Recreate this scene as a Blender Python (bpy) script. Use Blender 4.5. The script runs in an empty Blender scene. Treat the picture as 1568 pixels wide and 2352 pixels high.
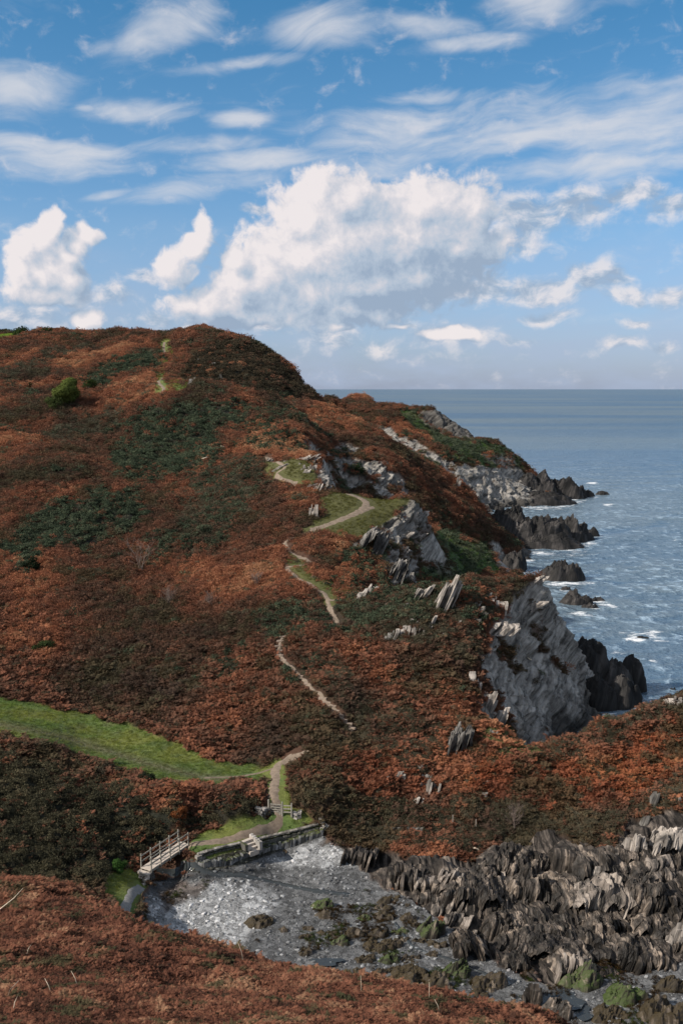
import bpy, bmesh, math, random
import numpy as np
from mathutils import Vector, Matrix
R = math.radians
sc = bpy.context.scene
COL = sc.collection

# ------------------------------------------------------------------ camera
CAMZ, PITCH, FD = 42.0, R(7.05), 2287.0          # photo coordinates below are on a 1568 x 2352 grid
cam_d = bpy.data.cameras.new("camera")
cam_d.sensor_fit = 'VERTICAL'; cam_d.sensor_height = 36.0; cam_d.lens = 35.0
cam_d.clip_start = 0.5; cam_d.clip_end = 200000.0
cam = bpy.data.objects.new("camera", cam_d); COL.objects.link(cam)
cam.location = (0, 0, CAMZ); cam.rotation_euler = (R(90) - PITCH, 0, 0)
sc.camera = cam
cP, sP = math.cos(PITCH), math.sin(PITCH)

def tan_at(py):
    y = (1176.0 - py) / FD
    return (-sP + y * cP) / (cP + y * sP)
def xi_at(px, py):
    y = (1176.0 - py) / FD
    return ((px - 784.0) / FD) / (cP + y * sP)
def py_of(t):
    return 1176.0 - FD * (t * cP + sP) / (cP - t * sP)
def px_of(xi, t):
    y = (t * cP + sP) / (cP - t * sP)
    return 784.0 + FD * xi * (cP + y * sP)

# ------------------------------------------------------------------ sun, sky, exposure
SUN_EL, SUN_AZ = R(36), R(-112)                    # azimuth measured from +Y (view) towards +X
sun_d = bpy.data.lights.new("sun", 'SUN'); sun_d.energy = 4.3; sun_d.angle = R(0.6); sun_d.color = (1.0, 0.91, 0.81)
sun = bpy.data.objects.new("sun", sun_d); COL.objects.link(sun)
to_sun = Vector((math.sin(SUN_AZ) * math.cos(SUN_EL), math.cos(SUN_AZ) * math.cos(SUN_EL), math.sin(SUN_EL)))
sun.rotation_euler = to_sun.to_track_quat('Z', 'Y').to_euler()
sun.location = (0, 0, 300)
sc.view_settings.view_transform = 'Standard'; sc.view_settings.look = 'None'
sc.view_settings.exposure = 0.50; sc.view_settings.gamma = 1.0
try:
    sc.view_settings.use_curve_mapping = False
except Exception: pass
sc.cycles.max_bounces = 6; sc.cycles.diffuse_bounces = 2; sc.cycles.glossy_bounces = 2
sc.cycles.transmission_bounces = 2; sc.cycles.transparent_max_bounces = 4

class NT:                                          # small node-tree builder
    dim = '3D'
    def __init__(s, tree): s.t = tree
    def n(s, typ, ins=None, **kw):
        nd = s.t.nodes.new(typ)
        for k, v in kw.items(): setattr(nd, k, v)
        if ins:
            for k, v in ins.items():
                sk = nd.inputs[k]
                if isinstance(v, bpy.types.NodeSocket): s.t.links.new(v, sk)
                else: sk.default_value = v
        return nd
    def math(s, op, a, b=None, c=None, clamp=False):
        nd = s.t.nodes.new('ShaderNodeMath'); nd.operation = op; nd.use_clamp = clamp
        for i, v in enumerate((a, b, c)):
            if v is None: continue
            if isinstance(v, bpy.types.NodeSocket): s.t.links.new(v, nd.inputs[i])
            else: nd.inputs[i].default_value = v
        return nd.outputs[0]
    def vm(s, op, a, b=None, out=0):
        nd = s.t.nodes.new('ShaderNodeVectorMath'); nd.operation = op
        for i, v in enumerate((a, b)):
            if v is None: continue
            if isinstance(v, bpy.types.NodeSocket): s.t.links.new(v, nd.inputs[i])
            else: nd.inputs[i].default_value = v
        return nd.outputs[out]
    def sstep(s, x, lo, hi, o0=0.0, o1=1.0):
        nd = s.n('ShaderNodeMapRange', {'From Min': lo, 'From Max': hi, 'To Min': o0, 'To Max': o1}, interpolation_type='SMOOTHSTEP')
        s.t.links.new(x, nd.inputs['Value']); return nd.outputs[0]
    def lin(s, x, lo, hi, o0=0.0, o1=1.0):
        nd = s.n('ShaderNodeMapRange', {'From Min': lo, 'From Max': hi, 'To Min': o0, 'To Max': o1})
        s.t.links.new(x, nd.inputs['Value']); return nd.outputs[0]
    def noise(s, vec, scale, detail=4, rough=0.55, dist=0.0):
        nd = s.n('ShaderNodeTexNoise', {'Scale': scale, 'Detail': detail, 'Roughness': rough, 'Distortion': dist}, noise_dimensions=s.dim)
        if vec is not None: s.t.links.new(vec, nd.inputs['Vector'])
        return nd.outputs['Fac']
    def mix(s, f, a, b, blend='MIX'):
        nd = s.t.nodes.new('ShaderNodeMix'); nd.data_type = 'RGBA'; nd.blend_type = blend
        for k, v in ((0, f), (6, a), (7, b)):
            if isinstance(v, bpy.types.NodeSocket): s.t.links.new(v, nd.inputs[k])
            else: nd.inputs[k].default_value = v if k == 0 else (tuple(v) + (1.0,) if len(v) == 3 else v)
        return nd.outputs[2]
    def ramp(s, f, stops, interp='LINEAR'):
        nd = s.t.nodes.new('ShaderNodeValToRGB'); cr = nd.color_ramp; cr.interpolation = interp
        while len(cr.elements) < len(stops): cr.elements.new(0.5)
        for e, (p, c) in zip(cr.elements, stops):
            e.position = p; e.color = tuple(c) + (1.0,) if len(c) == 3 else c
        s.t.links.new(f, nd.inputs[0]); return nd.outputs[0]

# cumulus lobes in photo coordinates: x, y, half-width, half-height, weight
CUMULUS = [
 (735,440,58,60),(700,500,85,75),(790,470,95,66),(800,560,170,120),(660,600,120,85),(990,475,130,62),(1090,480,55,62),
 (920,570,200,110),(1050,580,110,70),(620,640,110,62),(545,600,40,36),(545,660,60,70),(700,680,180,66),(850,660,170,70),(960,640,120,60),
 (480,715,90,50),(560,725,80,36),(800,710,130,36),
 (118,530,32,34),(96,562,38,34),(55,592,34,34),(40,632,34,30),(92,642,70,46),(152,652,44,40),(176,572,34,34),(150,602,32,30),(205,546,30,18),(110,684,86,24),
 (470,528,22,40),(446,570,30,36),(395,618,44,40),
 (205,736,36,22),(780,752,30,12),(925,750,34,7),(1040,770,60,16),
]
SOFTCLOUD = [              # thin banks behind: x, y, half-width, half-height, weight
 (1210,510,120,80,.95),(1320,490,130,60,.9),(1440,465,110,40,.95),(1540,500,90,45,.85),(1180,560,120,50,.8),
 (1110,665,120,56,.9),(1240,668,150,48,.95),(1370,645,110,56,.95),(1430,685,90,30,.8),(1540,690,60,36,.8),
 (340,640,60,34,.7),(250,685,80,40,.75),(100,690,130,40,.75),(60,735,130,50,.8),(480,720,130,54,.9),(640,748,120,24,.8),(760,775,120,50,.75),(860,795,90,34,.7),(1030,778,170,40,.75),
 (1250,730,80,22,.85),(1455,748,50,16,.8),(1430,790,60,26,.75),(1525,800,50,20,.7),(1180,785,110,20,.6),(450,752,120,20,.8),(590,487,60,20,.8),(380,735,90,26,.7),
]
CIRRUS = [                                         # x, y, half-width, half-height, weight, tilt
 (370,70,160,66,0.85,0.28),(240,120,70,30,.5,.3),(740,65,170,56,.8,.1),(560,148,180,20,.8,.13),(960,55,170,36,.6,-.05),(430,340,260,22,.6,.08),(1000,230,200,26,.6,.05),(1230,20,130,60,1.0,0),(1100,105,160,22,.75,.05),(1420,20,200,30,.4,.1),
 (60,240,140,66,.8,-.12),(300,268,170,34,.95,.04),(545,275,90,22,1.0,0),(200,268,40,14,.9,0),(140,385,240,52,.95,.05),(60,360,120,30,.9,0),
 (900,300,260,70,.85,.1),(1200,300,330,90,.85,.06),(1450,320,280,120,.9,.1),(1150,245,180,40,.7,.15),(1350,390,360,56,.9,.02),(600,370,220,30,.85,.08),(480,430,300,36,.7,.12),(250,458,90,14,.8,.22),(800,380,300,60,.6,.06),
]

def build_world():
    w = bpy.data.worlds.new("World"); sc.world = w; w.use_nodes = True
    t = w.node_tree; t.nodes.clear(); b = NT(t); b.dim = '2D'
    def uv(px, py): return (math.atan(xi_at(px, py)), math.atan(tan_at(py)))
    tc = b.n('ShaderNodeTexCoord').outputs['Generated']
    sep = b.n('ShaderNodeSeparateXYZ', {0: tc})
    az = b.math('ARCTAN2', sep.outputs[0], sep.outputs[1])
    el = b.math('ARCSINE', sep.outputs[2])
    p = b.n('ShaderNodeCombineXYZ', {0: az, 1: el, 2: 0.0}).outputs[0]

    # --- height field of the cumulus banks (a group, sampled twice for relief)
    g = bpy.data.node_groups.new("cumulus_height", 'ShaderNodeTree')
    g.interface.new_socket("P", in_out='INPUT', socket_type='NodeSocketVector')
    g.interface.new_socket("H", in_out='OUTPUT', socket_type='NodeSocketFloat')
    gb = NT(g); gb.dim = '2D'; gi = g.nodes.new('NodeGroupInput'); go = g.nodes.new('NodeGroupOutput')
    P0 = gi.outputs[0]
    wn = gb.n('ShaderNodeTexNoise', {'Vector': P0, 'Scale': 26.0, 'Detail': 2.0, 'Roughness': 0.55}, noise_dimensions='2D')
    wv = gb.vm('SCALE', gb.vm('SUBTRACT', wn.outputs['Color'], (0.5, 0.5, 0.5))); wv.node.inputs['Scale'].default_value = 0.018
    Pw = gb.vm('ADD', P0, wv)
    acc = None
    for (x, y, rx, ry) in CUMULUS:
        u, v = uv(x, y); k = 1.32 if rx > 100 else (1.2 if rx > 60 else 1.22); a = rx / FD * k; c = ry / FD * k
        q = gb.vm('MULTIPLY', gb.vm('SUBTRACT', Pw, (u, v, 0)), (1 / a, 1 / c, 0))
        h = gb.math('MULTIPLY_ADD', gb.vm('LENGTH', q, out=1), -1.0, 1.0)
        acc = h if acc is None else gb.math('SMOOTH_MAX', acc, h, 0.22)
    n1 = gb.math('ADD', gb.math('MULTIPLY', gb.noise(Pw, 30.0, 2, 0.5), .5), gb.math('MULTIPLY', gb.noise(Pw, 80.0, 6, 0.6), .5))
    H = gb.math('ADD', acc, gb.math('MULTIPLY', gb.math('SUBTRACT', n1, 0.5), 1.35))
    g.links.new(H, go.inputs[0])

    def height(vec):
        nd = t.nodes.new('ShaderNodeGroup'); nd.node_tree = g; t.links.new(vec, nd.inputs[0]); return nd.outputs[0]
    H0 = height(p)
    H1 = height(b.vm('ADD', p, (-0.014, 0.013, 0)))
    dens = b.sstep(H0, -0.02, 0.36)
    relief = b.math('SUBTRACT', H0, H1)
    # cloud tone: relief towards the sun, thicker middles whiter, undersides of the banks greyer
    under = b.noise(b.vm('MULTIPLY', p, (0.5, 1.0, 1)), 14.0, 2, 0.5)
    tone = b.math('ADD', b.math('MULTIPLY', relief, 0.95), 0.50)
    # grey flat bases: soft ellipses
    for (x, y, rx, ry, k) in [(880,690,280,70,.38),(1000,600,260,80,.15),(520,735,150,40,.4),(1250,680,260,45,.5),(1400,490,200,40,.3),(1060,610,160,70,.18),(60,715,130,35,.2),(1250,735,80,24,.3),(1455,752,50,16,.3),(100,690,130,26,.15)]:
        u, v = uv(x, y)
        q = b.vm('MULTIPLY', b.vm('SUBTRACT', p, (u, v, 0)), (FD / rx, FD / ry, 0))
        tone = b.math('SUBTRACT', tone, b.sstep(b.vm('LENGTH', q, out=1), 1.15, 0.0, 0.0, k))
    for (x, y, rx, ry, k) in [(690,540,170,150,.24),(110,620,120,120,.15),(1000,480,150,70,.2),(440,570,70,90,.12)]:
        u, v = uv(x, y)
        q = b.vm('MULTIPLY', b.vm('SUBTRACT', p, (u, v, 0)), (FD / rx, FD / ry, 0))
        tone = b.math('ADD', tone, b.sstep(b.vm('LENGTH', q, out=1), 1.15, 0.0, 0.0, k))
    tone = b.math('ADD', tone, b.math('MULTIPLY', b.math('SUBTRACT', under, 0.5), 0.25), clamp=True)
    ccol = b.ramp(tone, [(0.0, (.32,.41,.54)), (0.3, (.45,.53,.64)), (0.6, (.62,.63,.69)), (0.85, (.78,.74,.76)), (1.0, (.86,.80,.80))])
    # --- cirrus
    acc = None
    for (x, y, rx, ry, wgt, tilt) in CIRRUS:
        u, v = uv(x, y); d = b.vm('SUBTRACT', p, (u, v, 0))
        s2 = b.n('ShaderNodeVectorRotate', {'Vector': d, 'Angle': -tilt}, rotation_type='Z_AXIS').outputs[0]
        q = b.vm('MULTIPLY', s2, (FD / rx, FD / ry, 0))
        h = b.sstep(b.vm('LENGTH', q, out=1), 1.3, 0.1, 0.0, wgt)
        acc = h if acc is None else b.math('MAXIMUM', acc, h)
    rot = b.n('ShaderNodeVectorRotate', {'Vector': p, 'Angle': -0.12}, rotation_type='Z_AXIS').outputs[0]
    wn = b.n('ShaderNodeTexNoise', {'Vector': rot, 'Scale': 7.0, 'Detail': 2.0}, noise_dimensions='2D')
    wv = b.vm('SCALE', b.vm('SUBTRACT', wn.outputs['Color'], (0.5, 0.5, 0.5))); wv.node.inputs['Scale'].default_value = 0.07
    rw = b.vm('ADD', rot, wv)
    c1 = b.noise(b.vm('MULTIPLY', rw, (1.0, 4.6, 1)), 8.0, 6, 0.56, 0.0)
    c2 = b.noise(b.vm('MULTIPLY', rw, (1.0, 3.0, 1)), 26.0, 6, 0.6, 0.0)
    cn = b.math('ADD', b.math('MULTIPLY', c1, 0.76), b.math('MULTIPLY', c2, 0.24))
    cir = b.sstep(b.math('ADD', acc, b.math('MULTIPLY', b.math('SUBTRACT', cn, 0.5), 1.9)), 0.10, 1.22, 0.0, 0.82)
    # thin veil low over the sea
    veil = b.math('MULTIPLY', b.sstep(el, 0.20, -0.01, 0.0, 0.75), b.lin(b.noise(b.vm('MULTIPLY', p, (1, 3, 1)), 12.0, 4), .3, .7, .4, 1.0))
    sky = b.n('ShaderNodeTexSky', sky_type='NISHITA', sun_disc=False, sun_elevation=SUN_EL, sun_rotation=SUN_AZ, altitude=50.0, air_density=1.0, dust_density=0.6, ozone_density=1.5)
    tint = b.ramp(b.lin(el, 0.0, 0.42), [(0.0, (.50,.58,.96)), (0.12, (.56,.68,1.0)), (0.35, (.60,.80,1.0)), (0.65, (.45,.80,.98)), (1.0, (.26,.75,.95))])
    skyc = b.mix(1.0, sky.outputs[0], tint, 'MULTIPLY')
    bg = b.n('ShaderNodeBackground', {'Color': skyc, 'Strength': SKY_STR}).outputs[0]
    bgc = b.n('ShaderNodeBackground', {'Color': b.mix(0.5, (0.80,0.79,0.82), (0.74,0.77,0.83)), 'Strength': 0.65}).outputs[0]
    bgv = b.n('ShaderNodeBackground', {'Color': (0.43,0.52,0.69,1), 'Strength': 0.68}).outputs[0]
    bgq = b.n('ShaderNodeBackground', {'Color': ccol, 'Strength': 0.72}).outputs[0]
    m = b.n('ShaderNodeMixShader', {0: cir, 1: bg, 2: bgc}).outputs[0]
    m = b.n('ShaderNodeMixShader', {0: veil, 1: m, 2: bgv}).outputs[0]
    acc = None
    wv2 = b.vm('SCALE', b.vm('SUBTRACT', b.n('ShaderNodeTexNoise', {'Vector': p, 'Scale': 20.0, 'Detail': 2.0}, noise_dimensions='2D').outputs['Color'], (0.5, 0.5, 0.5))); wv2.node.inputs['Scale'].default_value = 0.02
    ps = b.vm('ADD', p, wv2)
    for (x, y, rx, ry, wgt) in SOFTCLOUD:
        u, v = uv(x, y)
        q = b.vm('MULTIPLY', b.vm('SUBTRACT', ps, (u, v, 0)), (FD / rx, FD / ry, 0))
        h = b.sstep(b.vm('LENGTH', q, out=1), 1.25, 0.1, 0.0, wgt)
        acc = h if acc is None else b.math('SMOOTH_MAX', acc, h, 0.15)
    sn = b.noise(b.vm('MULTIPLY', ps, (1, 1.5, 1)), 34.0, 7, .6)
    sn2 = b.noise(b.vm('ADD', b.vm('MULTIPLY', ps, (1, 1.5, 1)), (-.010, .016, 0)), 34.0, 4, .6)
    sd = b.sstep(b.math('ADD', acc, b.math('MULTIPLY', b.math('SUBTRACT', sn, .5), 1.4)), .14, .95, 0.0, .84)
    stn = b.math('ADD', b.math('MULTIPLY', b.math('SUBTRACT', sn, sn2), 2.6), b.lin(acc, .2, 1.0, .62, .36), clamp=True)
    scol = b.ramp(stn, [(0.0, (.34,.42,.54)), (0.35, (.46,.53,.63)), (0.65, (.64,.65,.71)), (1.0, (.80,.76,.77))])
    m = b.n('ShaderNodeMixShader', {0: sd, 1: m, 2: b.n('ShaderNodeBackground', {'Color': scol, 'Strength': 0.72}).outputs[0]}).outputs[0]
    m = b.n('ShaderNodeMixShader', {0: b.math('MULTIPLY', dens, 0.97), 1: m, 2: bgq}).outputs[0]
    # broken cloud over the rest of the dome (overhead, to the sides and behind)
    front = b.math('MULTIPLY', b.sstep(b.math('ABSOLUTE', az), .75, .5), b.sstep(el, .62, .45))
    on = b.n('ShaderNodeTexNoise', {'Vector': b.vm('MULTIPLY', tc, (1, 1, 1.8)), 'Scale': 2.6, 'Detail': 3.0, 'Roughness': .55}).outputs[0]
    oth = b.math('MULTIPLY', b.sstep(on, .38, .58, 0.0, .85), b.math('SUBTRACT', 1.0, front))
    m = b.n('ShaderNodeMixShader', {0: oth, 1: m, 2: b.n('ShaderNodeBackground', {'Color': (.74,.71,.70,1), 'Strength': .72}).outputs[0]}).outputs[0]
    o = b.n('ShaderNodeOutputWorld'); t.links.new(m, o.inputs[0])
    w.cycles.sampling_method = 'MANUAL'; w.cycles.sample_map_resolution = 512
SKY_STR = 0.091
build_world()
# ------------------------------------------------------------------ numpy noise
rng = np.random.default_rng(7)
PERM = rng.permutation(4096); PERM = np.concatenate([PERM, PERM])
GR3 = rng.normal(size=(4096, 3)); GR3 /= np.linalg.norm(GR3, axis=1)[:, None]
def perlin(p):                                     # p (N,3) -> about -1..1
    i = np.floor(p).astype(np.int64); f = p - i
    w = f * f * f * (f * (f * 6 - 15) + 10)
    out = 0
    for dx in (0, 1):
        wx = w[:, 0] if dx else 1 - w[:, 0]
        a = PERM[(i[:, 0] + dx) & 4095]
        for dy in (0, 1):
            wy = w[:, 1] if dy else 1 - w[:, 1]
            bb = PERM[(a + i[:, 1] + dy) & 4095]
            for dz in (0, 1):
                wz = w[:, 2] if dz else 1 - w[:, 2]
                g = GR3[PERM[(bb + i[:, 2] + dz) & 4095]]
                out = out + wx * wy * wz * (g[:, 0] * (f[:, 0] - dx) + g[:, 1] * (f[:, 1] - dy) + g[:, 2] * (f[:, 2] - dz))
    return out * 1.6
def fbm(p, oct=4, gain=0.5):
    a, s, f = 1.0, 0, 1.0
    for o in range(oct):
        s = s + a * perlin(p * f + 17.3 * o); a *= gain; f *= 2.03
    return s
def sm(x, lo, hi):
    t = np.clip((x - lo) / (hi - lo), 0, 1); return t * t * (3 - 2 * t)

# ------------------------------------------------------------------ terrain: control points (column in the photo, row, distance in m) or ('z', distance, height)
CP = []
def C(px, *items):
    for it in items:
        if it[0] == 'z':
            _, Y, z = it; t = (z - CAMZ) / Y
            y = (t * cP + sP) / (cP - t * sP)
            CP.append(((px - 784) / FD / (cP + y * sP), math.log(Y), t))
        else:
            py, Y = it
            CP.append((xi_at(px, py), math.log(Y), tan_at(py)))
near = lambda: [('z', 3.5, 39.6), ('z', 9, 34.8), ('z', 15, 31)]
for cx in (-500, -150, 0, 200, 400, 600, 850, 1150, 1450, 1568, 2000): C(cx, *near())
for off in (0, -220, -500):
    C(off, (2352,22),(2200,33),(2080,45),(2025,52),('z',60,9.5),(2000,68),(1900,76),(1800,84),(1700,92),(1690,94),(1640,101),(1595,108),(1500,118),(1400,129),(1300,143),(1200,160),
      (1100,183),(1000,215),(900,270),(830,330),(790,370),(775,400),(766,440),('z',520,63),('z',680,60))
C(100, (2040,52.5),(1690,94.5),(768,425),('z',520,62))
C(200, (2352,22),(2200,34),(2060,53),('z',60,8),(2035,70),(1950,76),(1850,83),(1760,90),(1745,92),(1735,94),(1680,101),(1630,107),(1500,119),(1400,130),(1300,145),(1200,162),(1100,187),(1000,222),(900,275),(850,310),(800,355),(765,400),('z',460,62),('z',600,58))
C(300, (2112,50),(2040,71.5),(767,393),('z',450,60),('z',600,50))
C(400, (2352,24),(2250,33),(2165,46),('z',55,5),(2140,69.9),(2050,75.3),(2010,78),(1840,83),(1808,85.3),('z',87,5.9),(1795,88.2),(1740,94),(1690,99),(1600,107),(1500,118),(1400,130),(1300,146),(1200,163),(1100,188),(1000,220),(900,242),(870,262),(800,345),(771,388),('z',440,58),('z',600,30))
C(330, (2040,74.2),(2015,75.6),(1960,78.5),(1920,80))
C(250, (2010,73),(1985,75))
C(440, (1945,79.2),(1905,82),(1985,77.6))
C(500, (2190,44.5),('z',54,4.5),(2005,77.2),(1975,78.4),(1955,79),(1925,80.6),(1893,82.3),(1840,84),(1812,85.7),('z',87,5.6),(1800,88.3),(893,252),('z',264,40),(888,288),(850,302),(800,337),(768,372),('z',405,52),('z',450,25),('z',600,-6))
C(560, (1955,80),(1925,81),(777,358),('z',388,48))
C(600, (2352,25),(2280,32),(2215,43),('z',52,5),(2200,66.8),(2100,72.6),(2000,78.9),(1960,81),(1930,81.4),(1880,83.3),(1862,84),(1835,85),(1825,86),(1800,88.6),(1745,95),(1700,98.5),(1600,105),(1500,114),(1400,126),(1300,141),(1200,156),(1100,178),(1050,190),(1000,212),(940,236),(905,252),('z',275,38.5),(885,290),(830,328),(795,350),('z',380,46),('z',430,20),('z',520,-5))
C(640, (1945,82.5),(1915,82.8),(1868,84.2),(1760,92),(825,340),('z',362,40),('z',420,12))
C(680, (2238,41),(1930,83),(1900,83.2),(1870,84.2),(855,332),('z',352,35))
C(700, (1035,188),(1000,208),(958,230),('z',242,33),(940,285),(893,322),('z',342,30),('z',390,25),('z',480,20))
C(735, (918,312),('z',330,33))
C(740, (2352,26),(2250,40),('z',50,5),(2235,65.6),(2100,73),(2000,79),(1930,83),(1900,83.3),(1850,85),(1800,87.5),(1700,94.5),(1650,98),(1600,102),(1500,111),(1400,124),(1330,133),(1250,146),(1200,155),(1130,166),(1080,176),(1040,186),('z',205,24),(1025,230),(975,252),(935,272),('z',340,31),(919,430),('z',500,28),('z',600,5))
C(800, (1130,168),('z',185,16),(1115,215),(1050,232),(1000,248),(960,268),('z',310,26),(945,420),(918,460),('z',520,25))
C(850, (2352,27),(2272,39),('z',48,5),(2265,64.3),(2100,73.3),(2000,79.5),(1960,81.5),(1900,84.5),(1880,86),(1830,88),(1750,92.5),(1650,98.5),(1550,105.5),(1450,114),(1400,119),(1366,124),('z',132,14.3),(1340,138),(1290,144),(1230,152),(1180,159),(1145,166),('z',180,14),(1130,215),(1070,226),(1030,240),(985,262),('z',310,19),(980,400),(940,440),(916,480),('z',520,20),('z',580,-6))
C(900, (1352,126),('z',133,13),(1330,142),(1270,150),(1210,158),(1150,165),('z',178,13),(1060,232),(1010,261),('z',310,12),(1010,378),(985,398),(940,452),('z',500,10))
C(930, (1150,163.5),('z',180,13),(1140,222),(1080,240),(1030,262),('z',305,9),(1025,372),(1000,385),(970,410),(942,440),('z',470,10),('z',520,-6))
C(965, ('z',134,12),(1320,152),(1240,162),(1158,166),('z',178,14),(1130,232))
C(1000, (2352,29),(2300,38),('z',47,4),(2290,63.4),(2150,70.7),(2080,74.6),(2020,77),(1950,81),(1900,84),(1850,87),(1750,92.5),(1650,98),(1550,105),(1450,113),(1380,120),(1345,125),('z',133,11),(1320,160),(1250,171),(1210,176),('z',190,12.5),(1185,226),(1130,245),(1080,262),('z',300,2),(1090,345),(1070,350),(1040,362),(1010,390),(1000,408),(938,424),('z',450,12),('z',500,-6))
C(1070, (1125,262),(1160,258),(1045,366),(1015,395),(985,416),('z',445,4))
C(1080, (2318,37.5),(1335,126),('z',134,9),(1310,178),(1240,195),(1180,245),(1140,264),('z',285,3))
C(1095, (1530,108.5),(1600,102.5))
C(1120, (1450,117),(1660,98))
C(1150, (2352,32),(2335,37),('z',46,3),(2320,62.4),(2200,68.5),(2150,71.5),(2080,75),(2000,79),(1950,81.5),(1900,84),(1850,86.5),(1800,89),(1750,91.5),(1700,94.5),(1660,97),('z',102,4.5),(1600,109),(1550,113),(1480,118),(1430,119.5),(1380,123),(1335,127),('z',133,8),('z',150,0),(1290,205),('z',225,-3),(1225,268),('z',290,-3),('z',320,-3),(1170,349),(1110,365),(1045,385),(1025,400),('z',415,5),('z',440,-5))
C(1180, (1400,122.5),(1650,104),(1700,95.5),(1050,392),(1100,380))
C(1200, (1330,128),(1360,126.5),(1500,122),(1600,113),(1680,104),(1712,94.6),('z',98,5),('z',135,5),('z',145,-2),(1130,365),('z',425,-5))
C(1240, (1326,129.5),(1350,128.4),(1400,127.5),(1450,126),(1550,119),(1650,110),(1712,94),('z',98,3.5),('z',104,-.5),('z',136,2))
C(1270, (1380,130),(1440,129.5),(1550,122),(1690,115.5),('z',138,-3))
C(1310, (1445,131),(1520,129),(1600,122),(1680,117),('z',137,-3))
C(1340, (1520,131),(1600,125.5),(1660,120))
C(1300, (2360,36),('z',45,2),(2330,62.2),(2200,68.5),(2150,71.5),(2050,76),(1990,79),(1920,82),(1880,84.5),(1800,88.5),(1750,91),(1696,95),('z',99,4),('z',105,-1),('z',112,-2),('z',160,-4),('z',200,-4),('z',300,-4),('z',420,-5),('z',600,-6))
C(1380, (1655,97),('z',102,4),('z',108,-1),(1600,129.5),(1640,127),('z',140,-3))
C(1450, ('z',36,14),('z',45,1.0),(2340,61.7),(2250,66.2),(2200,68.6),(2150,71),(2050,75),(1950,79.5),(1880,83),(1800,87.5),(1720,93),(1640,98),('z',103,3),('z',110,-2),('z',126,-2),('z',150,-4),('z',240,-5),('z',400,-5),('z',600,-6))
for off in (1568, 1780, 2050):
    C(off, ('z',36,13.5),('z',45,1.0),('z',61.3,.2),('z',68,.8),('z',72.5,1.9),('z',76.5,3.3),('z',81,4.8),('z',86,6.4),('z',93,8.2),('z',102,10.2),('z',107,4),('z',114,-3),('z',130,-4),('z',200,-5),('z',400,-5),('z',600,-6))
C(1510, (1615,100),('z',105,4))
C(1220, (2343,37)); C(1100, ('z',600,-6),('z',500,-6))
CP = np.array(CP)
KX = 1.25
Q = CP[:, :2] * np.array([KX, 1.0]); tv = CP[:, 2]
def kern(d2): return np.sqrt(d2 + 0.010 ** 2)
N = len(Q)
A = kern(((Q[:, None] - Q[None]) ** 2).sum(-1)) - 0.0
A[np.arange(N), np.arange(N)] += -0.002
Pm = np.concatenate([np.ones((N, 1)), Q], 1)
M = np.block([[A, Pm], [Pm.T, np.zeros((3, 3))]])
sol = np.linalg.solve(M, np.concatenate([tv, np.zeros(3)]))
NX, NY = 1150, 1500
XI0, XI1 = -0.62, 0.60
xi = np.linspace(XI0, XI1, NX)
# rows: log spaced, denser over the part one looks at
yk = np.array([3.5, 14, 25, 58, 64, 140, 300, 480, 680.0]); nk = np.array([0, 30, 120, 330, 360, 930, 1270, 1440, 1499.0])
lny = np.interp(np.arange(NY), nk, np.log(yk))
YR = np.exp(lny)
cx = np.linspace(XI0, XI1, 420); cy = np.interp(np.linspace(0, NY - 1, 620), np.arange(NY), lny)
GX, GY = np.meshgrid(cx, cy)
qq = np.stack([GX.ravel() * KX, GY.ravel()], 1); tg = np.empty(len(qq))
for s in range(0, len(qq), 20000):
    e = qq[s:s + 20000]
    d2 = ((e[:, None, :] - Q[None]) ** 2).sum(-1)
    tg[s:s + 20000] = kern(d2) @ sol[:N] + sol[N] + e @ sol[N + 1:]
tg = tg.reshape(GX.shape)
# bilinear to the fine grid
fx = (xi - XI0) / (XI1 - XI0) * 419; ix = np.clip(fx.astype(int), 0, 418); wx = fx - ix
fy = np.linspace(0, 619, NY); iy = np.clip(fy.astype(int), 0, 618); wy = (fy - iy)[:, None]
T = (tg[iy][:, ix] * (1 - wx) + tg[iy][:, ix + 1] * wx) * (1 - wy) + (tg[iy + 1][:, ix] * (1 - wx) + tg[iy + 1][:, ix + 1] * wx) * wy
Yg = np.repeat(YR[:, None], NX, 1); Xg = xi[None] * Yg; Zg = CAMZ + T * Yg
PX = px_of(xi[None], T); PY = py_of(T)             # where each ground point appears in the photo

# ------------------------------------------------------------------ zones: outlines measured on the photo, kept to their own stretch of distance
def zone(poly, ylo, yhi, soft=10.0, jit=14.0, js=0.022):
    poly = np.array(poly, float)
    x0, y0 = poly.min(0) - soft - jit; x1, y1 = poly.max(0) + soft + jit
    m = (PX > x0) & (PX < x1) & (PY > y0) & (PY < y1) & (Yg > ylo) & (Yg < yhi)
    out = np.zeros(PX.shape, np.float32)
    if not m.any(): return out
    x, y = PX[m], PY[m]
    if jit > 0:
        s = js
        pn = np.stack([x * s, y * s, np.full_like(x, len(poly) * 3.7)], 1)
        x = x + jit * fbm(pn, 3); y = y + jit * fbm(pn + 51.7, 3)
    d = np.full(x.shape, 1e9); ins = np.zeros(x.shape, bool)
    for k in range(len(poly)):
        a, b_ = poly[k], poly[(k + 1) % len(poly)]
        ex, ey = b_ - a; L = ex * ex + ey * ey + 1e-9
        h = np.clip(((x - a[0]) * ex + (y - a[1]) * ey) / L, 0, 1)
        d = np.minimum(d, np.hypot(x - a[0] - h * ex, y - a[1] - h * ey))
        c = ((a[1] > y) != (b_[1] > y)) & (x < (b_[0] - a[0]) * (y - a[1]) / (b_[1] - a[1] + 1e-12) + a[0])
        ins ^= c
    sd = np.where(ins, d, -d)
    out[m] = sm(sd, -soft, soft)
    return out
U = np.maximum
z_fg = sm(62 - Yg + 0 * PX, 0, 6) * (Zg > 4.2)
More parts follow.
